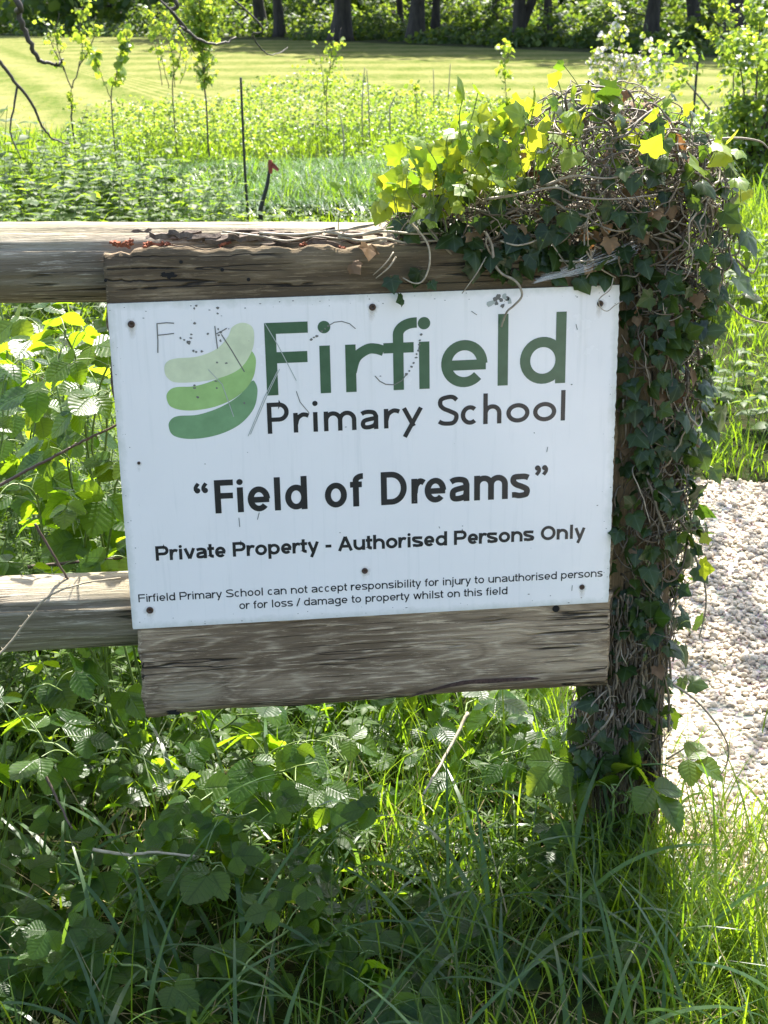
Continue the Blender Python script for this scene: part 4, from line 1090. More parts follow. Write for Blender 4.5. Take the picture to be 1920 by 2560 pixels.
gF = 'brambles in front of the fence'
for a in (('large bramble with broad pale sunlit leaves at the left edge under the lower rail', -.30, -.10, 7, .72, .20, 34, .085, 1),
          ('dark bramble sprawling in the shade at the lower left corner', -.25, -.36, 4, .20, .24, 15, .078, 2),
          ('bramble with large dark leaves under the left corner of the lower board', .03, -.10, 4, .26, .26, 14, .082, 3),
          ('bramble with backlit yellow leaves close below the knot in the lower board', .10, .22, 4, .28, .26, 14, .078, 4),
          ('shaded bramble low down between the dark grass blades, below the knot in the board', .12, -.44, 4, .16, .20, 13, .082, 5),
          ('bright green bramble under the middle of the lower board', .36, .12, 5, .27, .24, 16, .075, 6),
          ('bramble with crinkled pale leaves in the middle of the verge', .36, -.22, 4, .20, .22, 11, .078, 7),
          ('small bramble of three dark leaves at the bottom centre among broad grass', .42, -.56, 3, .17, .14, 11, .085, 8),
          ('bramble with a yellow-lit round leaf just left of the post under the board', .66, .20, 4, .30, .22, 13, .075, 9),
          ('bramble with big dark leaves hanging across the foot of the post', .90, -.07, 4, .30, .13, 11, .098, 10)):
    bramble(*a, gF)
gB = 'brambles behind the rails'
for a in (('bramble with glossy white-lit leaves in the gap between the two rails', -.12, .62, 8, 1.30, .34, 56, .085, 21),
          ('bramble arching above the lower rail beside the left edge of the sign', -.02, .46, 5, 1.05, .24, 36, .080, 22),
          ('bramble with yellow-green shoots under the upper rail at the left edge', -.46, .80, 8, 1.34, .38, 64, .085, 23),
          ('taller shaded bramble deeper behind the gap between the rails', -.36, 1.50, 8, 1.2, .5, 80, .09, 24),
          ('low bramble seen through the gap below the lower rail', .02, .40, 5, .36, .35, 22, .08, 25),
          ('low bramble in shadow behind the sign board', .55, .75, 5, .32, .40, 22, .08, 26)):
    bramble(*a, gB)

# low mat of bramble and ground-ivy leaves that the sun reaches under the board
r = np.random.default_rng(91); mb = MB(); n = 950
P = np.column_stack([r.uniform(-.75, .95, n), r.uniform(-.42, .75, n), np.zeros(n)]); P[:, 2] = .03 + r.gamma(2, .035, n).clip(0, .2) * np.clip(1 + 1.2 * noise2(P[:, 0] * 5, P[:, 1] * 5, 5), .2, 2)
a_ = r.uniform(0, 2 * PI, n); dd = np.column_stack([np.cos(a_), np.sin(a_), r.normal(-.1, .25, n)]); nn = np.column_stack([r.normal(.08, .28, n), r.normal(-.30, .28, n), np.ones(n)]); A = axes(dd, nn); sz = r.uniform(.024, .054, n); tt = np.clip(r.normal(.45, .35, n), 0, 1)
for k in range(5): m_ = np.arange(n) % 5 == k; mb.inst(TRI[k], A[m_] * sz[m_][:, None, None], P[m_], tt[m_])
tag(mb.build('ground_cover', M['bramble']), 'low leafy ground cover under the boards, flecked by the sun', 'ground cover', kind='stuff')

# bare bramble canes lying across the gap between the rails, and dead twigs
def cane(label, pts, Y, rad, mat, name='dead_cane', cat='dead cane', group='dead canes', tint=.4, thorns=True, seed=0):
    rr = np.random.default_rng(seed + 400); n = len(pts); Ys = np.broadcast_to(np.asarray(Y, float), (n,))
    P = spline(np.array([at(x, y, yy) for (x, y), yy in zip(pts, Ys)]), 7); P = P + rr.normal(0, rad * .15, P.shape); mb = MB(); mb.tube(P, np.linspace(rad, rad * .6, len(P)), 7, tint)
    if thorns:
        for i in range(3, len(P) - 1, 2):
            d = rand_dirs(1, rr)[0]; mb.tube([P[i], P[i] + d * rad * 3.0], [rad * .6, rad * .05], 4, tint, False)
    o = mb.build(name, mat); return tag(o, label, cat, group)


cane('dark thorny cane slanting up to the left edge of the sign', [(-60, 1080), (0, 1048), (60, 1015), (120, 985), (180, 952), (245, 922), (300, 890)], .30, .0036, M['cane'], seed=1)
cane('brown cane slanting down to the lower rail beside the sign', [(75, 1130), (110, 1190), (150, 1255), (185, 1300)], .10, .0028, M['cane'], seed=2)
cane('dark cane resting just above the lower rail', [(60, 1225), (150, 1215), (230, 1208), (320, 1200)], .42, .0040, M['cane'], seed=3)
cane('pale curved cane crossing in front of the lower rail', [(-20, 1430), (20, 1390), (70, 1325), (110, 1285), (180, 1260), (260, 1248)], [-.06, -.04, -.02, -.01, .02, .06], .0024, M['dry_stem'], seed=4)
cane('grey broken twig leaning in the grass under the right half of the board', [(1010, 1540), (985, 1590), (950, 1655), (915, 1715)], [.12, .08, .02, -.05], .0038, M['dry_stem'], name='dead_twig', cat='twig', thorns=False, seed=5, tint=.9)
cane('brown dead cane lying in the brambles at the left edge', [(90, 1660), (120, 1720), (155, 1790)], [-.20, -.22, -.25], .0030, M['cane'], seed=6)
cane('pale dead twig lying among the dark bramble leaves', [(200, 1835), (270, 1845), (340, 1842), (420, 1850)], -.22, .0034, M['dry_stem'], name='dead_twig', cat='twig', thorns=False, seed=7, tint=.9)

# weeds creeping into the gravel, and litter blown on to it
r = np.random.default_rng(58); mb = MB(); P, a0 = tufts(60, 1.0, 2.4, -.5, 2.5, r, 9, .03, lambda x, y: in_poly(x, y, GRAVEL) & ((x < 1.25) | (y > 2.0) | (r.random(len(x)) < .12))); N = len(P)
blades(mb, P, r.uniform(.05, .18, N), r.uniform(.002, .004, N), r.uniform(.1, .8, N), r.uniform(.2, 1.2, N), r.uniform(0, 2 * PI, N), r.random(N), 5)
tag(mb.build('gravel_weeds', M['grass']), 'thin grass weeds creeping into the gravel path', 'weeds', kind='stuff')
mb = MB(); n = 130; P = np.column_stack([r.uniform(1.02, 2.3, n), r.uniform(-.4, 2.4, n), r.uniform(.022, .034, n)]); A = axes(np.column_stack([r.normal(size=(n, 2)), r.normal(0, .2, n)]), np.column_stack([r.normal(0, .3, (n, 2)), np.ones(n)]))
sz = r.uniform(.008, .022, n)
for k in (0, 1): m_ = np.arange(n) % 2 == k; mb.inst(SMALL[k], A[m_] * sz[m_][:, None, None] * np.array([1.3, 1, 1]), P[m_], r.random(m_.sum()))
tag(mb.build('leaf_litter', M['dead_leaf']), 'small brown dead leaves scattered on the gravel', 'leaf litter', kind='stuff')

# ------------------------------------------------------------------ gravel stones
r = np.random.default_rng(55)
def ico():
    p = (1 + 5 ** .5) / 2
    v = norm(np.array([(-1, p, 0), (1, p, 0), (-1, -p, 0), (1, -p, 0), (0, -1, p), (0, 1, p), (0, -1, -p), (0, 1, -p), (p, 0, -1), (p, 0, 1), (-p, 0, -1), (-p, 0, 1)]))
    f = [(0, 11, 5), (0, 5, 1), (0, 1, 7), (0, 7, 10), (0, 10, 11), (1, 5, 9), (5, 11, 4), (11, 10, 2), (10, 7, 6), (7, 1, 8), (3, 9, 4), (3, 4, 2), (3, 2, 6), (3, 6, 8), (3, 8, 9), (4, 9, 5), (2, 4, 11), (6, 2, 10), (8, 6, 7), (9, 8, 1)]
    v = list(map(tuple, v)); cache = {}; f2 = []
    def mid(a, b):
        k = (min(a, b), max(a, b))
        if k not in cache: v.append(tuple(norm(np.array(v[a]) + np.array(v[b])))); cache[k] = len(v) - 1
        return cache[k]
    for a, b, c in f:
        x, y, z = mid(a, b), mid(b, c), mid(c, a); f2 += [(a, x, z), (b, y, x), (c, z, y), (x, y, z)]
    return np.array(v), np.array(f2)


IV, IF = ico(); STONES = []
for k in range(10):
    v = IV * r.uniform(.75, 1.25, 3) * np.array([1.15, .9, .62]); 
    for _ in range(7):                                   # cleave flat faces off
        d = rand_dirs(1, r)[0]; h = r.uniform(.42, .75); e = v @ d; v = v - np.clip(e - h, 0, None)[:, None] * d
    STONES.append(dict(v=v, q=np.zeros((0, 4), int), t=IF, uv=np.zeros((len(v), 2)), vein=np.zeros(len(v))))
mb = MB()
for n, x0, x1, y0, y1, sa, sb in ((26000, .98, 2.6, -.9, 2.6, .005, .0115), (4200, .98, 3.4, -1.0, 3.4, .008, .016)):
    P = np.column_stack([r.uniform(x0, x1, n), r.uniform(y0, y1, n), np.zeros(n)]); P = P[in_poly(P[:, 0], P[:, 1], GRAVEL)]; n = len(P)
    s_ = r.uniform(sa, sb, n); P[:, 2] = .006 + s_ * r.uniform(.2, .8, n) + .006 * noise2(P[:, 0] * 4, P[:, 1] * 4, 9)
    a = r.uniform(0, 2 * PI, n); tl = rand_dirs(n, r) * .45 + np.array([0, 0, 1.0]); A = axes(np.column_stack([np.cos(a), np.sin(a), np.zeros(n)]), tl); k = r.integers(0, 10, n)
    tint = np.clip(r.normal(.62, .28, n), 0, 1)
    for j in range(10): mb.inst(STONES[j], A[k == j] * s_[k == j][:, None, None], P[k == j], tint[k == j])
tag(mb.build('gravel', M['limestone'], smooth=False), 'pale angular limestone gravel covering the path right of the post', 'gravel', kind='stuff')
# ------------------------------------------------------------------ bramble thicket at the edge of the field
r = np.random.default_rng(66)
def leaf_cloud(mb, P, size, tint, up=.8, tpls=None, spread=.9):
    N = len(P); d = norm(np.column_stack([r.normal(0, 1, N), r.normal(0, 1, N), r.normal(-.1, .45, N)])); n_ = norm(rand_dirs(N, r) * spread + np.array([0, -.1, up]))
    A = axes(d, n_); tpls = tpls or SMALL
    for k in range(len(tpls)):
        m_ = np.arange(N) % len(tpls) == k; mb.inst(tpls[k], A[m_] * size[m_][:, None, None], P[m_], tint[m_])


def mound_h(x, y):
    c = .22 + .093 * (y + 2.5)                              # line of sight, for reference only
    h = .0
    for mx, my, a, b_, hh in ((-.1, 14.6, 1.3, 1.5, .66), (1.3, 15.6, 1.5, 2.0, .72), (-.9, 15.4, .8, 1.3, .50), (2.9, 15.8, 1.6, 2.0, .52), (4.6, 15.5, 1.3, 1.8, .42), (2.6, 13.4, 1.1, .8, .34)):
        h = np.maximum(h, hh * np.clip(1 - ((x - mx) / a) ** 2 - ((y - my) / b_) ** 2, 0, 1) ** .6)
    return h * (1 + .25 * noise2(x * 2.2, y * 2.2, 8) + .12 * noise2(x * 7, y * 7, 9))


mb = MB(); n = 44000
x, y = r.uniform(-1.9, 5.8, n), r.uniform(11.2, 18.4, n); h = mound_h(x, y); k = (h > .05) & (noise2(x * 3.1, y * 3.1, 14) > -.55)
x, y, h = x[k], y[k], h[k]; z = h * (1.12 - .75 * r.random(len(x)) ** 1.5)
P = np.column_stack([x, y, z]); tint = np.clip(.35 + .45 * noise2(x * 1.5, y * 1.5, 12) + r.normal(0, .25, len(x)), 0, 1)
leaf_cloud(mb, P, r.uniform(.025, .055, len(P)), tint, .6)
tag(mb.build('bramble_thicket', M['bramble_far']), 'low sunlit bramble thicket between the rough grass and the mown field', 'brambles', kind='stuff')

# ------------------------------------------------------------------ saplings
def sapling(label, stems, Y, leaves, leaf, seed, rad=.012, mat='sapling', name='sapling', cat='sapling', group='saplings at the field edge', extra=None, blossom=0, spray=.12, base_drop=True):
    """stems: pixel polylines (base first) standing at depth Y"""
    rr = np.random.default_rng(seed + 900)
    b0 = at(*stems[0][0], Y); root = empty(name, label, cat, group); root.location = (b0[0], Y, 0)
    ms, ml, mf = MB(), MB(), MB(); off = np.array([b0[0], Y, 0]); ends = []
    for si, s in enumerate(stems):
        dy = 0 if si == 0 else rr.normal(0, .10)
        P = np.array([at(px, py, Y + dy * j / max(1, len(s) - 1)) for j, (px, py) in enumerate(s)]) - off
        if base_drop and si == 0: P = np.vstack([[P[0][0] + .01, 0, -.03], P]) if P[0][2] > .02 else P
        Q = spline(P, 5); Q = Q + rr.normal(0, rad * .25, Q.shape)
        r0 = .72 * rad * (1 if si == 0 else .6); ms.tube(Q, np.linspace(r0, r0 * .35, len(Q)), 6, rr.random()); ends.append(Q)
    w = np.array([np.linalg.norm(np.diff(e, axis=0), axis=1).sum() for e in ends]); w = w / w.sum(); pts = []
    while len(pts) < leaves:
        e = ends[rr.choice(len(ends), p=w)]; t = rr.uniform(.3, 1) if len(ends) > 1 else rr.uniform(.45, 1)
        i = int(t * (len(e) - 1)); p = e[i]; d = rand_dirs(1, rr)[0] * np.array([1, 1, .6]) + np.array([0, 0, .35]); L = spray * rr.uniform(.3, 1.3) * (1.2 - .6 * t)
        q = p + norm(d) * L; ms.tube([p, (p + q) / 2 + rr.normal(0, .008, 3), q], [rad * .22, rad * .16, rad * .10], 4, rr.random(), False)
        for j in range(rr.integers(3, 7)): pts.append(p + (q - p) * rr.uniform(.35, 1.05) + rr.normal(0, .018, 3))
    P = np.array(pts[:leaves]); N = len(P)
    d = norm(rand_dirs(N, rr) + np.array([0, 0, -.3])); n_ = norm(rand_dirs(N, rr) + np.array([0, 0, .6])); A = axes(d, n_); s_ = leaf * rr.uniform(.6, 1.25, N); tt = np.clip(rr.normal(.5, .3, N), 0, 1)
    for k in (0, 1):
        m_ = np.arange(N) % 2 == k; ml.inst(SMALL[k], (A[m_] * np.array([1.5, 1, 1])) * s_[m_][:, None, None], P[m_], tt[m_])
    ms.build('trunk', M['twig'], root); ml.build('crown', M[mat], root)
    if blossom:
        P2 = P[rr.integers(0, N, blossom)] + rr.normal(0, .02, (blossom, 3)); A2 = axes(rand_dirs(blossom, rr), rand_dirs(blossom, rr))
        mf.inst(CARD, A2 * (leaf * rr.uniform(.8, 1.5, blossom))[:, None, None], P2, rr.random(blossom)); mf.build('blossom', M['blossom'], root)
    return root


sapling('forked sapling with bare lower stem and small pale leaves, leftmost at the field edge', [[(155, 252), (156, 215), (155, 190)], [(155, 190), (140, 155), (127, 115), (120, 70), (128, 30)], [(155, 190), (170, 145), (178, 105), (172, 60), (180, 10), (182, -40)], [(140, 155), (110, 90), (95, 40)], [(170, 145), (200, 90), (205, 50)]], 13.0, 330, .042, 1, .016)
sapling('low sapling with big bright yellow-green leaves on two curved stems', [[(240, 215), (250, 170), (258, 125), (268, 95), (280, 60)], [(240, 215), (222, 170), (208, 135), (195, 105), (182, 80)], [(258, 125), (285, 92)]], 12.5, 120, .075, 2, .010, spray=.08)
sapling('many-stemmed sapling with thin upright stems and sparse pale leaves', [[(372, 190), (385, 140), (392, 90), (398, 20), (400, -30)], [(365, 190), (350, 130), (338, 70), (325, 10)], [(350, 185), (342, 130), (330, 60), (320, 0)], [(378, 190), (372, 120), (360, 60), (362, 0)], [(388, 180), (400, 150), (405, 110)]], 14.0, 380, .045, 3, .010)
sapling('dense leafy sapling with a full column of bright leaves', [[(444, 215), (441, 170), (438, 120), (436, 70), (432, 20), (430, -50)], [(440, 110), (455, 70), (458, 20)], [(440, 120), (415, 80), (405, 30)], [(438, 60), (420, 20), (415, -20)]], 13.6, 950, .052, 4, .014, spray=.16)
sapling('wispy upright sapling rising from the thicket behind the thin stake', [[(705, 205), (712, 150), (718, 100), (722, 60)], [(702, 205), (695, 150), (688, 115), (672, 90)], [(712, 150), (730, 110), (736, 60)]], 14.4, 130, .042, 5, .009)
sapling('thin young tree with a small tuft of leaves in front of the middle tree trunks', [[(1095, 240), (1092, 190), (1090, 140), (1085, 90)], [(1090, 140), (1105, 100)]], 15.5, 110, .062, 6, .010, spray=.13)
sapling('blossoming bush with pink-white flowers standing behind the ivy mound', [[(1340, 240), (1342, 190), (1340, 130), (1336, 70), (1335, 10)], [(1340, 200), (1310, 150), (1282, 110)], [(1340, 205), (1375, 160), (1410, 130), (1430, 100)], [(1338, 190), (1320, 120), (1305, 70)], [(1345, 195), (1385, 130), (1400, 80)], [(1340, 210), (1290, 180), (1275, 130)], [(1344, 210), (1400, 170), (1435, 145)]], 13.5, 620, .042, 7, .011, blossom=330, name='blossom_bush', cat='bush', group=None, spray=.15)
sapling('bright-leaved young tree at the top right beside a thin bare stake', [[(1585, 170), (1580, 120), (1572, 60), (1560, 10), (1555, -40)], [(1575, 80), (1540, 40), (1515, 20)], [(1572, 60), (1600, 20), (1620, -20)], [(1577, 100), (1545, 75), (1510, 62)]], 15.0, 320, .055, 8, .013, spray=.18)
sapling('tiny sapling with a few pale leaves at the left of the ivy mound', [[(900, 235), (897, 205), (890, 180)], [(897, 210), (905, 188)]], 13.6, 40, .045, 9, .006, spray=.08)


def rod(label, name, cat, pts, Y, rad, mat, group=None, tint=.4, thick_end=.8):
    P = spline(np.array([at(x, y, Y) for x, y in pts]), 5); P = np.vstack([[P[0][0], P[0][1], -.05], P]) if P[0][2] > .05 else P
    mb = MB(); mb.tube(P, np.linspace(rad, rad * thick_end, len(P)), 8, tint); return tag(mb.build(name, mat), label, cat, group)


rod('thin straight black stake standing in the rough grass', 'stake', 'stake', [(534, 445), (528, 350), (524, 260), (520, 167)], 9.0, .011, M['black_stake'])
rod('thin bare dark stake beside the bright-leaved young tree at the right', 'stake', 'stake', [(1499, 232), (1503, 180), (1507, 138), (1512, 118)], 14.0, .016, M['black_stake'])
st = empty('marker_stick', 'short crooked dark stick with a red tag tied to its top', 'stick'); mb = MB()
P = spline(np.array([at(x, y, 8.2) for x, y in ((563, 452), (570, 425), (577, 400), (581, 375), (584, 352))]), 5); P = np.vstack([[P[0][0] - .01, 8.2, -.05], P]); st.location = (P[0][0], 8.2, 0); o0 = np.array([P[0][0], 8.2, 0])
mb.tube(P - o0, np.linspace(.018, .010, len(P)), 8, .2); mb.build('shaft', M['black_stake'], st)
mb = MB(); t0 = at(584, 358, 8.19) - o0
a_ = np.linspace(0, 2 * PI, 13)[:-1]
ring = lambda z, rx: np.column_stack([t0[0] + .7 * rx * np.cos(a_), t0[1] + .7 * rx * np.sin(a_), np.full(12, t0[2] + z)])
V = np.vstack([ring(-.055, .016), ring(-.01, .024), ring(.03, .024), ring(.04, .017)]); mb.add(V, [(i * 12 + j, i * 12 + (j + 1) % 12, i * 12 + 12 + (j + 1) % 12, i * 12 + 12 + j) for i in range(3) for j in range(12)])
V = np.array([t0 + (.012, -.02, .03), t0 + (.035, -.03, .01), t0 + (.062, -.02, -.026), t0 + (.05, -.02, -.042), t0 + (.022, -.035, -.018), t0 + (.008, -.022, -.012)]); V = np.vstack([V, V + (0, .006, 0)])
mb.add(V, [(0, 1, 4, 5), (1, 2, 3, 4), (11, 10, 7, 6), (10, 9, 8, 7)] + [(i, (i + 1) % 6, 6 + (i + 1) % 6, 6 + i) for i in range(6)]); mb.build('tag', M['red_tag'], st)

gD = 'dry stalks standing at the edge of the thicket'
for i, (lab, pts, Y) in enumerate((('tall dry stalk with a forked top left of the ivy mound', [(782, 235), (784, 190), (788, 145)], 14), ('slim dry stalk just right of the forked one', [(797, 235), (795, 190), (792, 150)], 14.2),
                                   ('pale broken stalk leaning in the thicket above the red-tagged stick', [(742, 290), (737, 262), (733, 235)], 12.5), ('dry stalk behind the left shoulder of the ivy', [(967, 225), (970, 180), (973, 138)], 15.5),
                                   ('shorter dry stalk behind the left shoulder of the ivy', [(937, 230), (937, 190), (936, 150)], 15.8), ('short slanting dry stalk left of the ivy leaves', [(842, 232), (850, 215), (858, 200)], 13.5))):
    rod(lab, 'dry_stalk', 'dry stalk', pts, Y, .008, M['dry_stem'], gD, .7, .5)

# ------------------------------------------------------------------ hawthorn hedge at the right edge
def bush(label, cx, cy, rx, ry, H, n, leaf, seed, mat, blossom=0, name='hedge_bush', group=None, cat='bush'):
    rr = np.random.default_rng(seed + 70); root = empty(name, label, cat, group); root.location = (cx, cy, 0); ms, ml = MB(), MB()
    cl = np.column_stack([rr.normal(0, .45, 26) * rx, rr.normal(0, .45, 26) * ry, rr.uniform(.12, .95, 26) * H]); cr = rr.uniform(.16, .38, 26) * min(rx, H)
    k = rr.integers(0, 26, n); d = rand_dirs(n, rr); P = cl[k] + d * (cr[k] * rr.uniform(.6, 1.08, n))[:, None]; P[:, 2] = np.abs(P[:, 2]) + .02
    for c in cl: ms.tube(spline([(rr.normal(0, .08), rr.normal(0, .08), 0), c * np.array([.4, .4, .55]), c], 5), np.linspace(.018, .004, 11), 5, rr.random())
    n_ = norm(d + np.array([0, 0, .7]) + rr.normal(0, .5, (n, 3))); A = axes(norm(rand_dirs(n, rr) + np.array([0, 0, -.2])), n_); s_ = leaf * rr.uniform(.6, 1.3, n); tt = np.clip(rr.normal(.45, .3, n), 0, 1)
    for q in (0, 1):
        m_ = np.arange(n) % 2 == q; ml.inst(SMALL[q], (A[m_] * np.array([1.5, 1, 1])) * s_[m_][:, None, None], P[m_], tt[m_])
    ms.build('branches', M['twig'], root); ml.build('foliage', M[mat], root)
    if blossom:
        mf = MB(); i = rr.integers(0, n, blossom); mf.inst(CARD, axes(rand_dirs(blossom, rr), n_[i]) * (.035 * rr.uniform(.6, 1.3, blossom))[:, None, None], P[i] + d[i] * .03, rr.random(blossom)); mf.build('blossom', M['blossom'], root)
    return root


bush('hedge bush covered in white blossom at the right edge of the photo', 4.75, 10.2, .85, 1.0, 1.62, 5200, .05, 1, 'bramble_far', 520)
bush('leafy green bush below and before the white-blossomed hedge bush', 3.75, 9.2, .55, .8, .62, 2200, .055, 2, 'bramble_far', 30)
bush('tall yellow-green bush at the right end of the field', 8.7, 19.2, 1.0, 1.0, 1.1, 1800, .07, 3, 'sapling', 0)

# ------------------------------------------------------------------ tree line beyond the field
r = np.random.default_rng(77)
def tree(label, px, py, wpx, lean, seed, fork=None, Yo=None):
    rr = np.random.default_rng(seed + 300); g = gnd(px, py) if Yo is None else at(px, py, Yo); D = g[1] + 2.55; R = wpx * 1920 / 1659 / F_PX * D / 2
    root = empty('tree', label, 'tree', 'dark trees along the far edge of the field'); root.location = (g[0], g[1], 0)
    mt, mc = MB(), MB(); H = rr.uniform(14, 19)
    def limb(P0, d, L, r0, r1, n=10):
        P = [np.array(P0, float)]; d = norm(np.array(d, float))
        for i in range(n): d = norm(d + rr.normal(0, .07, 3) + np.array([0, 0, .02])); P.append(P[-1] + d * L / n)
        Q = spline(P, 3); rad = np.linspace(r0, r1, len(Q)) * (1 + .10 * vnoise(np.arange(len(Q)) * .7, seed)); return Q, rad
    Q, rad = limb((0, 0, -.1), (lean, rr.normal(0, .08), 1), H * .75, R, R * .35); rad[:4] *= np.array([1.7, 1.35, 1.15, 1.05]); mt.tube(Q, rad, 14, .5)
    tips = [Q[-1], Q[-6], Q[-10]]
    if fork: F, fr = limb((0, 0, .25), (fork, .1, 1), H * .7, R * .75, R * .25); mt.tube(F, fr, 12, .5); tips.append(F[-1])
    for i in range(9):
        b_ = Q[int(len(Q) * rr.uniform(.35, .95))]; a = rr.uniform(0, 2 * PI); B, br = limb(b_, (math.cos(a), math.sin(a), rr.uniform(.1, .7)), rr.uniform(1.8, 4.5), R * .28, .02, 6); mt.tube(B, br, 7, .5); tips += [B[-1], B[len(B) // 2]]
    for i in range(3):                                    # low whippy shoots round the bole
        a = rr.uniform(0, 2 * PI); B, br = limb((0, 0, rr.uniform(.6, 1.8)), (math.cos(a), math.sin(a), .4), rr.uniform(.6, 1.3), .03, .008, 5); mt.tube(B, br, 5, .5)
    tips = np.array(tips); n = 2600; P = tips[rr.integers(0, len(tips), n)] + rr.normal(0, 1.1, (n, 3)) * np.array([1, 1, .75])
    P[:, 2] = np.maximum(P[:, 2], 2.1 + 1.5 * rr.random(n)); A = axes(norm(rand_dirs(n, rr) + np.array([0, 0, -.5])), norm(rand_dirs(n, rr) + np.array([0, 0, .5])))
    mc.inst(CARD, A * rr.uniform(.3, .65, n)[:, None, None], P, np.clip(rr.normal(.4, .3, n), 0, 1))
    mt.build('trunk', M['trunk'], root); mc.build('crown', M['wood_leaf'], root)


for i, a in enumerate((('slender dark trunk at the far left of the tree line', 135, 62, 16, .02), ('broad dark ivy-clad trunk left of the dense leafy sapling', 252, 66, 34, .0), ('slim straight trunk behind the top of the many-stemmed sapling', 345, 66, 18, .05),
                       ('leaning trunk with a flared foot, left of the twin trunks', 572, 76, 24, -.12), ('straight trunk close right of the leaning one', 605, 80, 20, -.03), ('thickest trunk left of the middle of the photo', 735, 88, 36, .02),
                       ('thin trunk in the gap right of the thickest trunk', 865, 78, 15, .0), ('dark trunk with a wide foot above the left shoulder of the ivy', 896, 90, 30, .06), ('thin trunk leaning right beside the wide-footed one', 940, 88, 17, .14),
                       ('thin straight trunk just left of the forked tree', 1075, 86, 18, .0), ('forked tree with two stems spreading from one foot', 1122, 95, 26, -.10, .34), ('straight trunk right of the forked tree', 1180, 94, 20, .06),
                       ('dark trunk behind the blossoming bush', 1402, 104, 30, -.02), ('leaning trunk left of the stout right-hand tree', 1503, 100, 26, -.04), ('stout black trunk at the right end of the tree line', 1576, 112, 46, .16))):
    tree(a[0], a[1], a[2], a[3], a[4], i, a[5] if len(a) > 5 else None)

# undergrowth and the wood behind the trunks
mb = MB()
def line_y(x): return np.interp(x, [-40, -10, 4, 13, 40], [120, 74, 56, 35, 24])
for i in range(330):
    u = r.uniform(-.32, .42); Y0 = None
    # pick a spot behind the field edge along a fan of directions
    yy = np.linspace(20, 120, 200); xx = .22 + (yy + 2.55) * (u * 1.0 + .09); k = np.argmax(yy > line_y(xx)); base = yy[k]
    back = r.gamma(1.8, 6.0) + 1.0; y = base + back + .8; x = .22 + (y + 2.55) * (u + .09)
    H = r.uniform(.25, .6) if back < 4 else r.uniform(.5, 1.5) if back < 12 else r.uniform(1.2, 2.8); R_ = r.uniform(.5, 1.3); n = int(r.uniform(90, 220)); d = rand_dirs(n, r); d[:, 2] = np.abs(d[:, 2])
    P = np.array([x, y, 0]) + d * np.array([R_, R_, H]) * r.uniform(.75, 1.05, n)[:, None]
    N = n; A = axes(norm(rand_dirs(N, r) + np.array([0, 0, -.3])), norm(d + rand_dirs(N, r) * .6 + np.array([0, 0, .4]))); mb.inst(CARD, A * r.uniform(.10, .26, N)[:, None, None], P, np.clip(r.normal(.5, .3, N), 0, 1))
tag(mb.build('undergrowth', M['wood_leaf']), 'shrubby undergrowth filling the wood beneath the far trees', 'undergrowth', kind='stuff')
mb = MB()
for i in range(240):
    u = r.uniform(-.34, .44); y = r.uniform(75, 135); x = .22 + (y + 2.55) * (u + .09)
    if y < line_y(x) + 6: y += 25; x = .22 + (y + 2.55) * (u + .09)
    n = 170; d = rand_dirs(n, r); d[:, 2] = np.abs(d[:, 2]); P = np.array([x, y, 0]) + d * np.array([r.uniform(1.5, 3.5), 2, r.uniform(3, 8)]) * r.uniform(.7, 1.05, n)[:, None]
    A = axes(norm(rand_dirs(n, r)), norm(d + rand_dirs(n, r) * .7)); mb.inst(CARD, A * r.uniform(.35, .8, n)[:, None, None], P, np.clip(r.normal(.35, .3, n), 0, 1))
tag(mb.build('far_wood', M['wood_leaf']), 'dense wood closing the view behind the row of dark trunks', 'wood', kind='stuff')

# field gate between the trunks
g0, g1 = at(1228, 62, 60), at(1312, 62, 60); gt = empty('field_gate', 'distant grey barred field gate between the dark trunks', 'gate'); gt.location = ((g0[0] + g1[0]) / 2, 60, 0)
W_ = (g1[0] - g0[0]); zt = at(1270, 44, 60)[2]
mb = MB()
for k in range(5): z = .25 + (zt - .25) * k / 4; mb.tube([(-W_ / 2, 0, z), (W_ / 2, 0, z)], .035, 6)
mb.tube([(-W_ / 2, -.04, .25), (W_ / 2, -.04, zt)], .03, 6); mb.build('bars', M['gate_metal'], gt)
for s_ in (-1, 1): mb = MB(); mb.tube([(s_ * (W_ / 2 + .06), 0, -.1), (s_ * (W_ / 2 + .06), 0, zt + .2)], .08, 8); mb.build('gate_post', M['trunk'], gt)

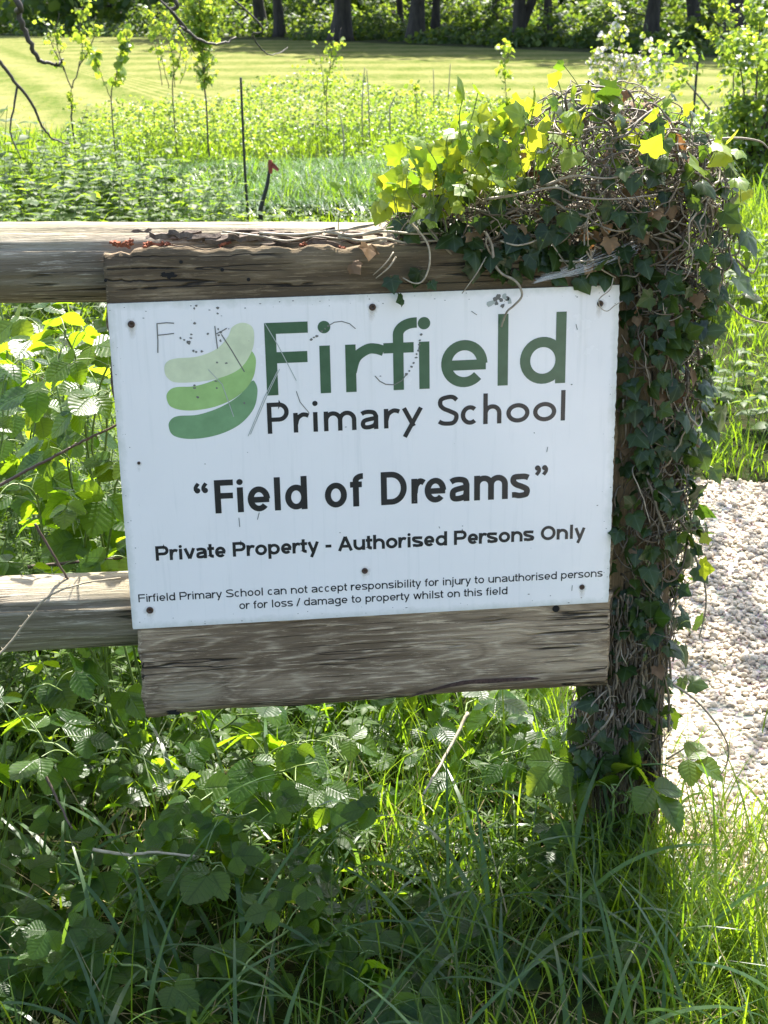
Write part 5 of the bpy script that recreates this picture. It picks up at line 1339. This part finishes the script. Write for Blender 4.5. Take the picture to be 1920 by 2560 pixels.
# ------------------------------------------------------------------ boughs reaching in from trees beside and above the view
def overhang(label, cz, boughs, seed, trunk, ncl, crown_c, crown_r, leaf=.09, Y=None, nl=60):
    rr = np.random.default_rng(seed + 500); root = empty('overhanging_tree', label, 'tree', None); root.location = (trunk[0], trunk[1], 0); off = np.array([trunk[0], trunk[1], 0])
    mt, mc = MB(), MB(); c = np.array(crown_c, float)
    mt.tube(spline(np.array([(trunk[0], trunk[1], -.1), (trunk[0] * .9 + c[0] * .1, trunk[1], 1.3), (trunk[0] * .75 + c[0] * .25, trunk[1] * .75 + c[1] * .25, 2.6), c + (0, 0, .3)]) - off, 6), np.linspace(trunk[2], .05, 19), 10, .4)
    for pts, Yb, rad in boughs:
        P = np.array([at(x, y, yy) for (x, y), yy in zip(pts, np.linspace(Yb[0], Yb[1], len(pts)))]); P = np.vstack([c * .5 + P[0] * .5 + (0, 0, .25), P]) if P[0][2] > 1.55 else P
        Q = spline(P, 6) - off; Q[6:] += rr.normal(0, rad * .22, Q[6:].shape); mt.tube(Q, np.linspace(rad, rad * .3, len(Q)), 7, rr.random() * .5)
    cl = c + rr.normal(0, 1, (ncl, 3)) * np.array(crown_r)
    for q in cl:
        mt.tube(spline(np.array([c, (c + q) / 2 + rr.normal(0, .15, 3), q]) - off, 4), np.linspace(.03, .006, 9), 5, .3)
        n = nl; P = q + rr.normal(0, .24, (n, 3)); P[:, 2] = np.maximum(P[:, 2], 1.95); A = axes(norm(rand_dirs(n, rr) + np.array([0, 0, -.3])), norm(rand_dirs(n, rr) + np.array([0, 0, .6])))
        mc.inst(SMALL[0], (A * np.array([1.5, 1, 1])) * (leaf * rr.uniform(.6, 1.3, n))[:, None, None], P - off, np.clip(rr.normal(.4, .3, n), 0, 1))
    mt.build('trunk', M['twig'], root); mc.build('crown', M['sapling'], root)


overhang('tree leaning in from the left whose dark bare boughs dip into the top left corner', 0,
         [([(10, -40), (40, 30), (62, 85), (85, 128), (105, 135), (122, 142), (135, 128)], (6.5, 6.7), .021), ([(-30, 100), (0, 135), (38, 182), (72, 228), (92, 275), (118, 302), (150, 312)], (6.0, 6.2), .012), ([(38, 182), (30, 230), (22, 285), (40, 330), (50, 355)], (6.07, 6.0), .007),
          ([(350, -30), (370, 25), (400, 62), (440, 92), (480, 92), (510, 80)], (8.6, 8.9), .019), ([(370, 25), (385, 60), (420, 115)], (8.6, 8.7), .011), ([(530, 20), (545, 75), (560, 100), (580, 118), (605, 114), (622, 102)], (8.5, 8.9), .008)], 1, (-4.2, 8.6, .22), 26, (-2.6, 8.6, 3.5), (1.1, 1.1, .55), .085)
overhang('tree beside the gravel path whose leafy crown dapples the stones from above', 0, [], 2, (4.6, 3.2, .16), 20, (2.36, 2.85, 3.2), (.42, .70, .3), .07, None, 40)
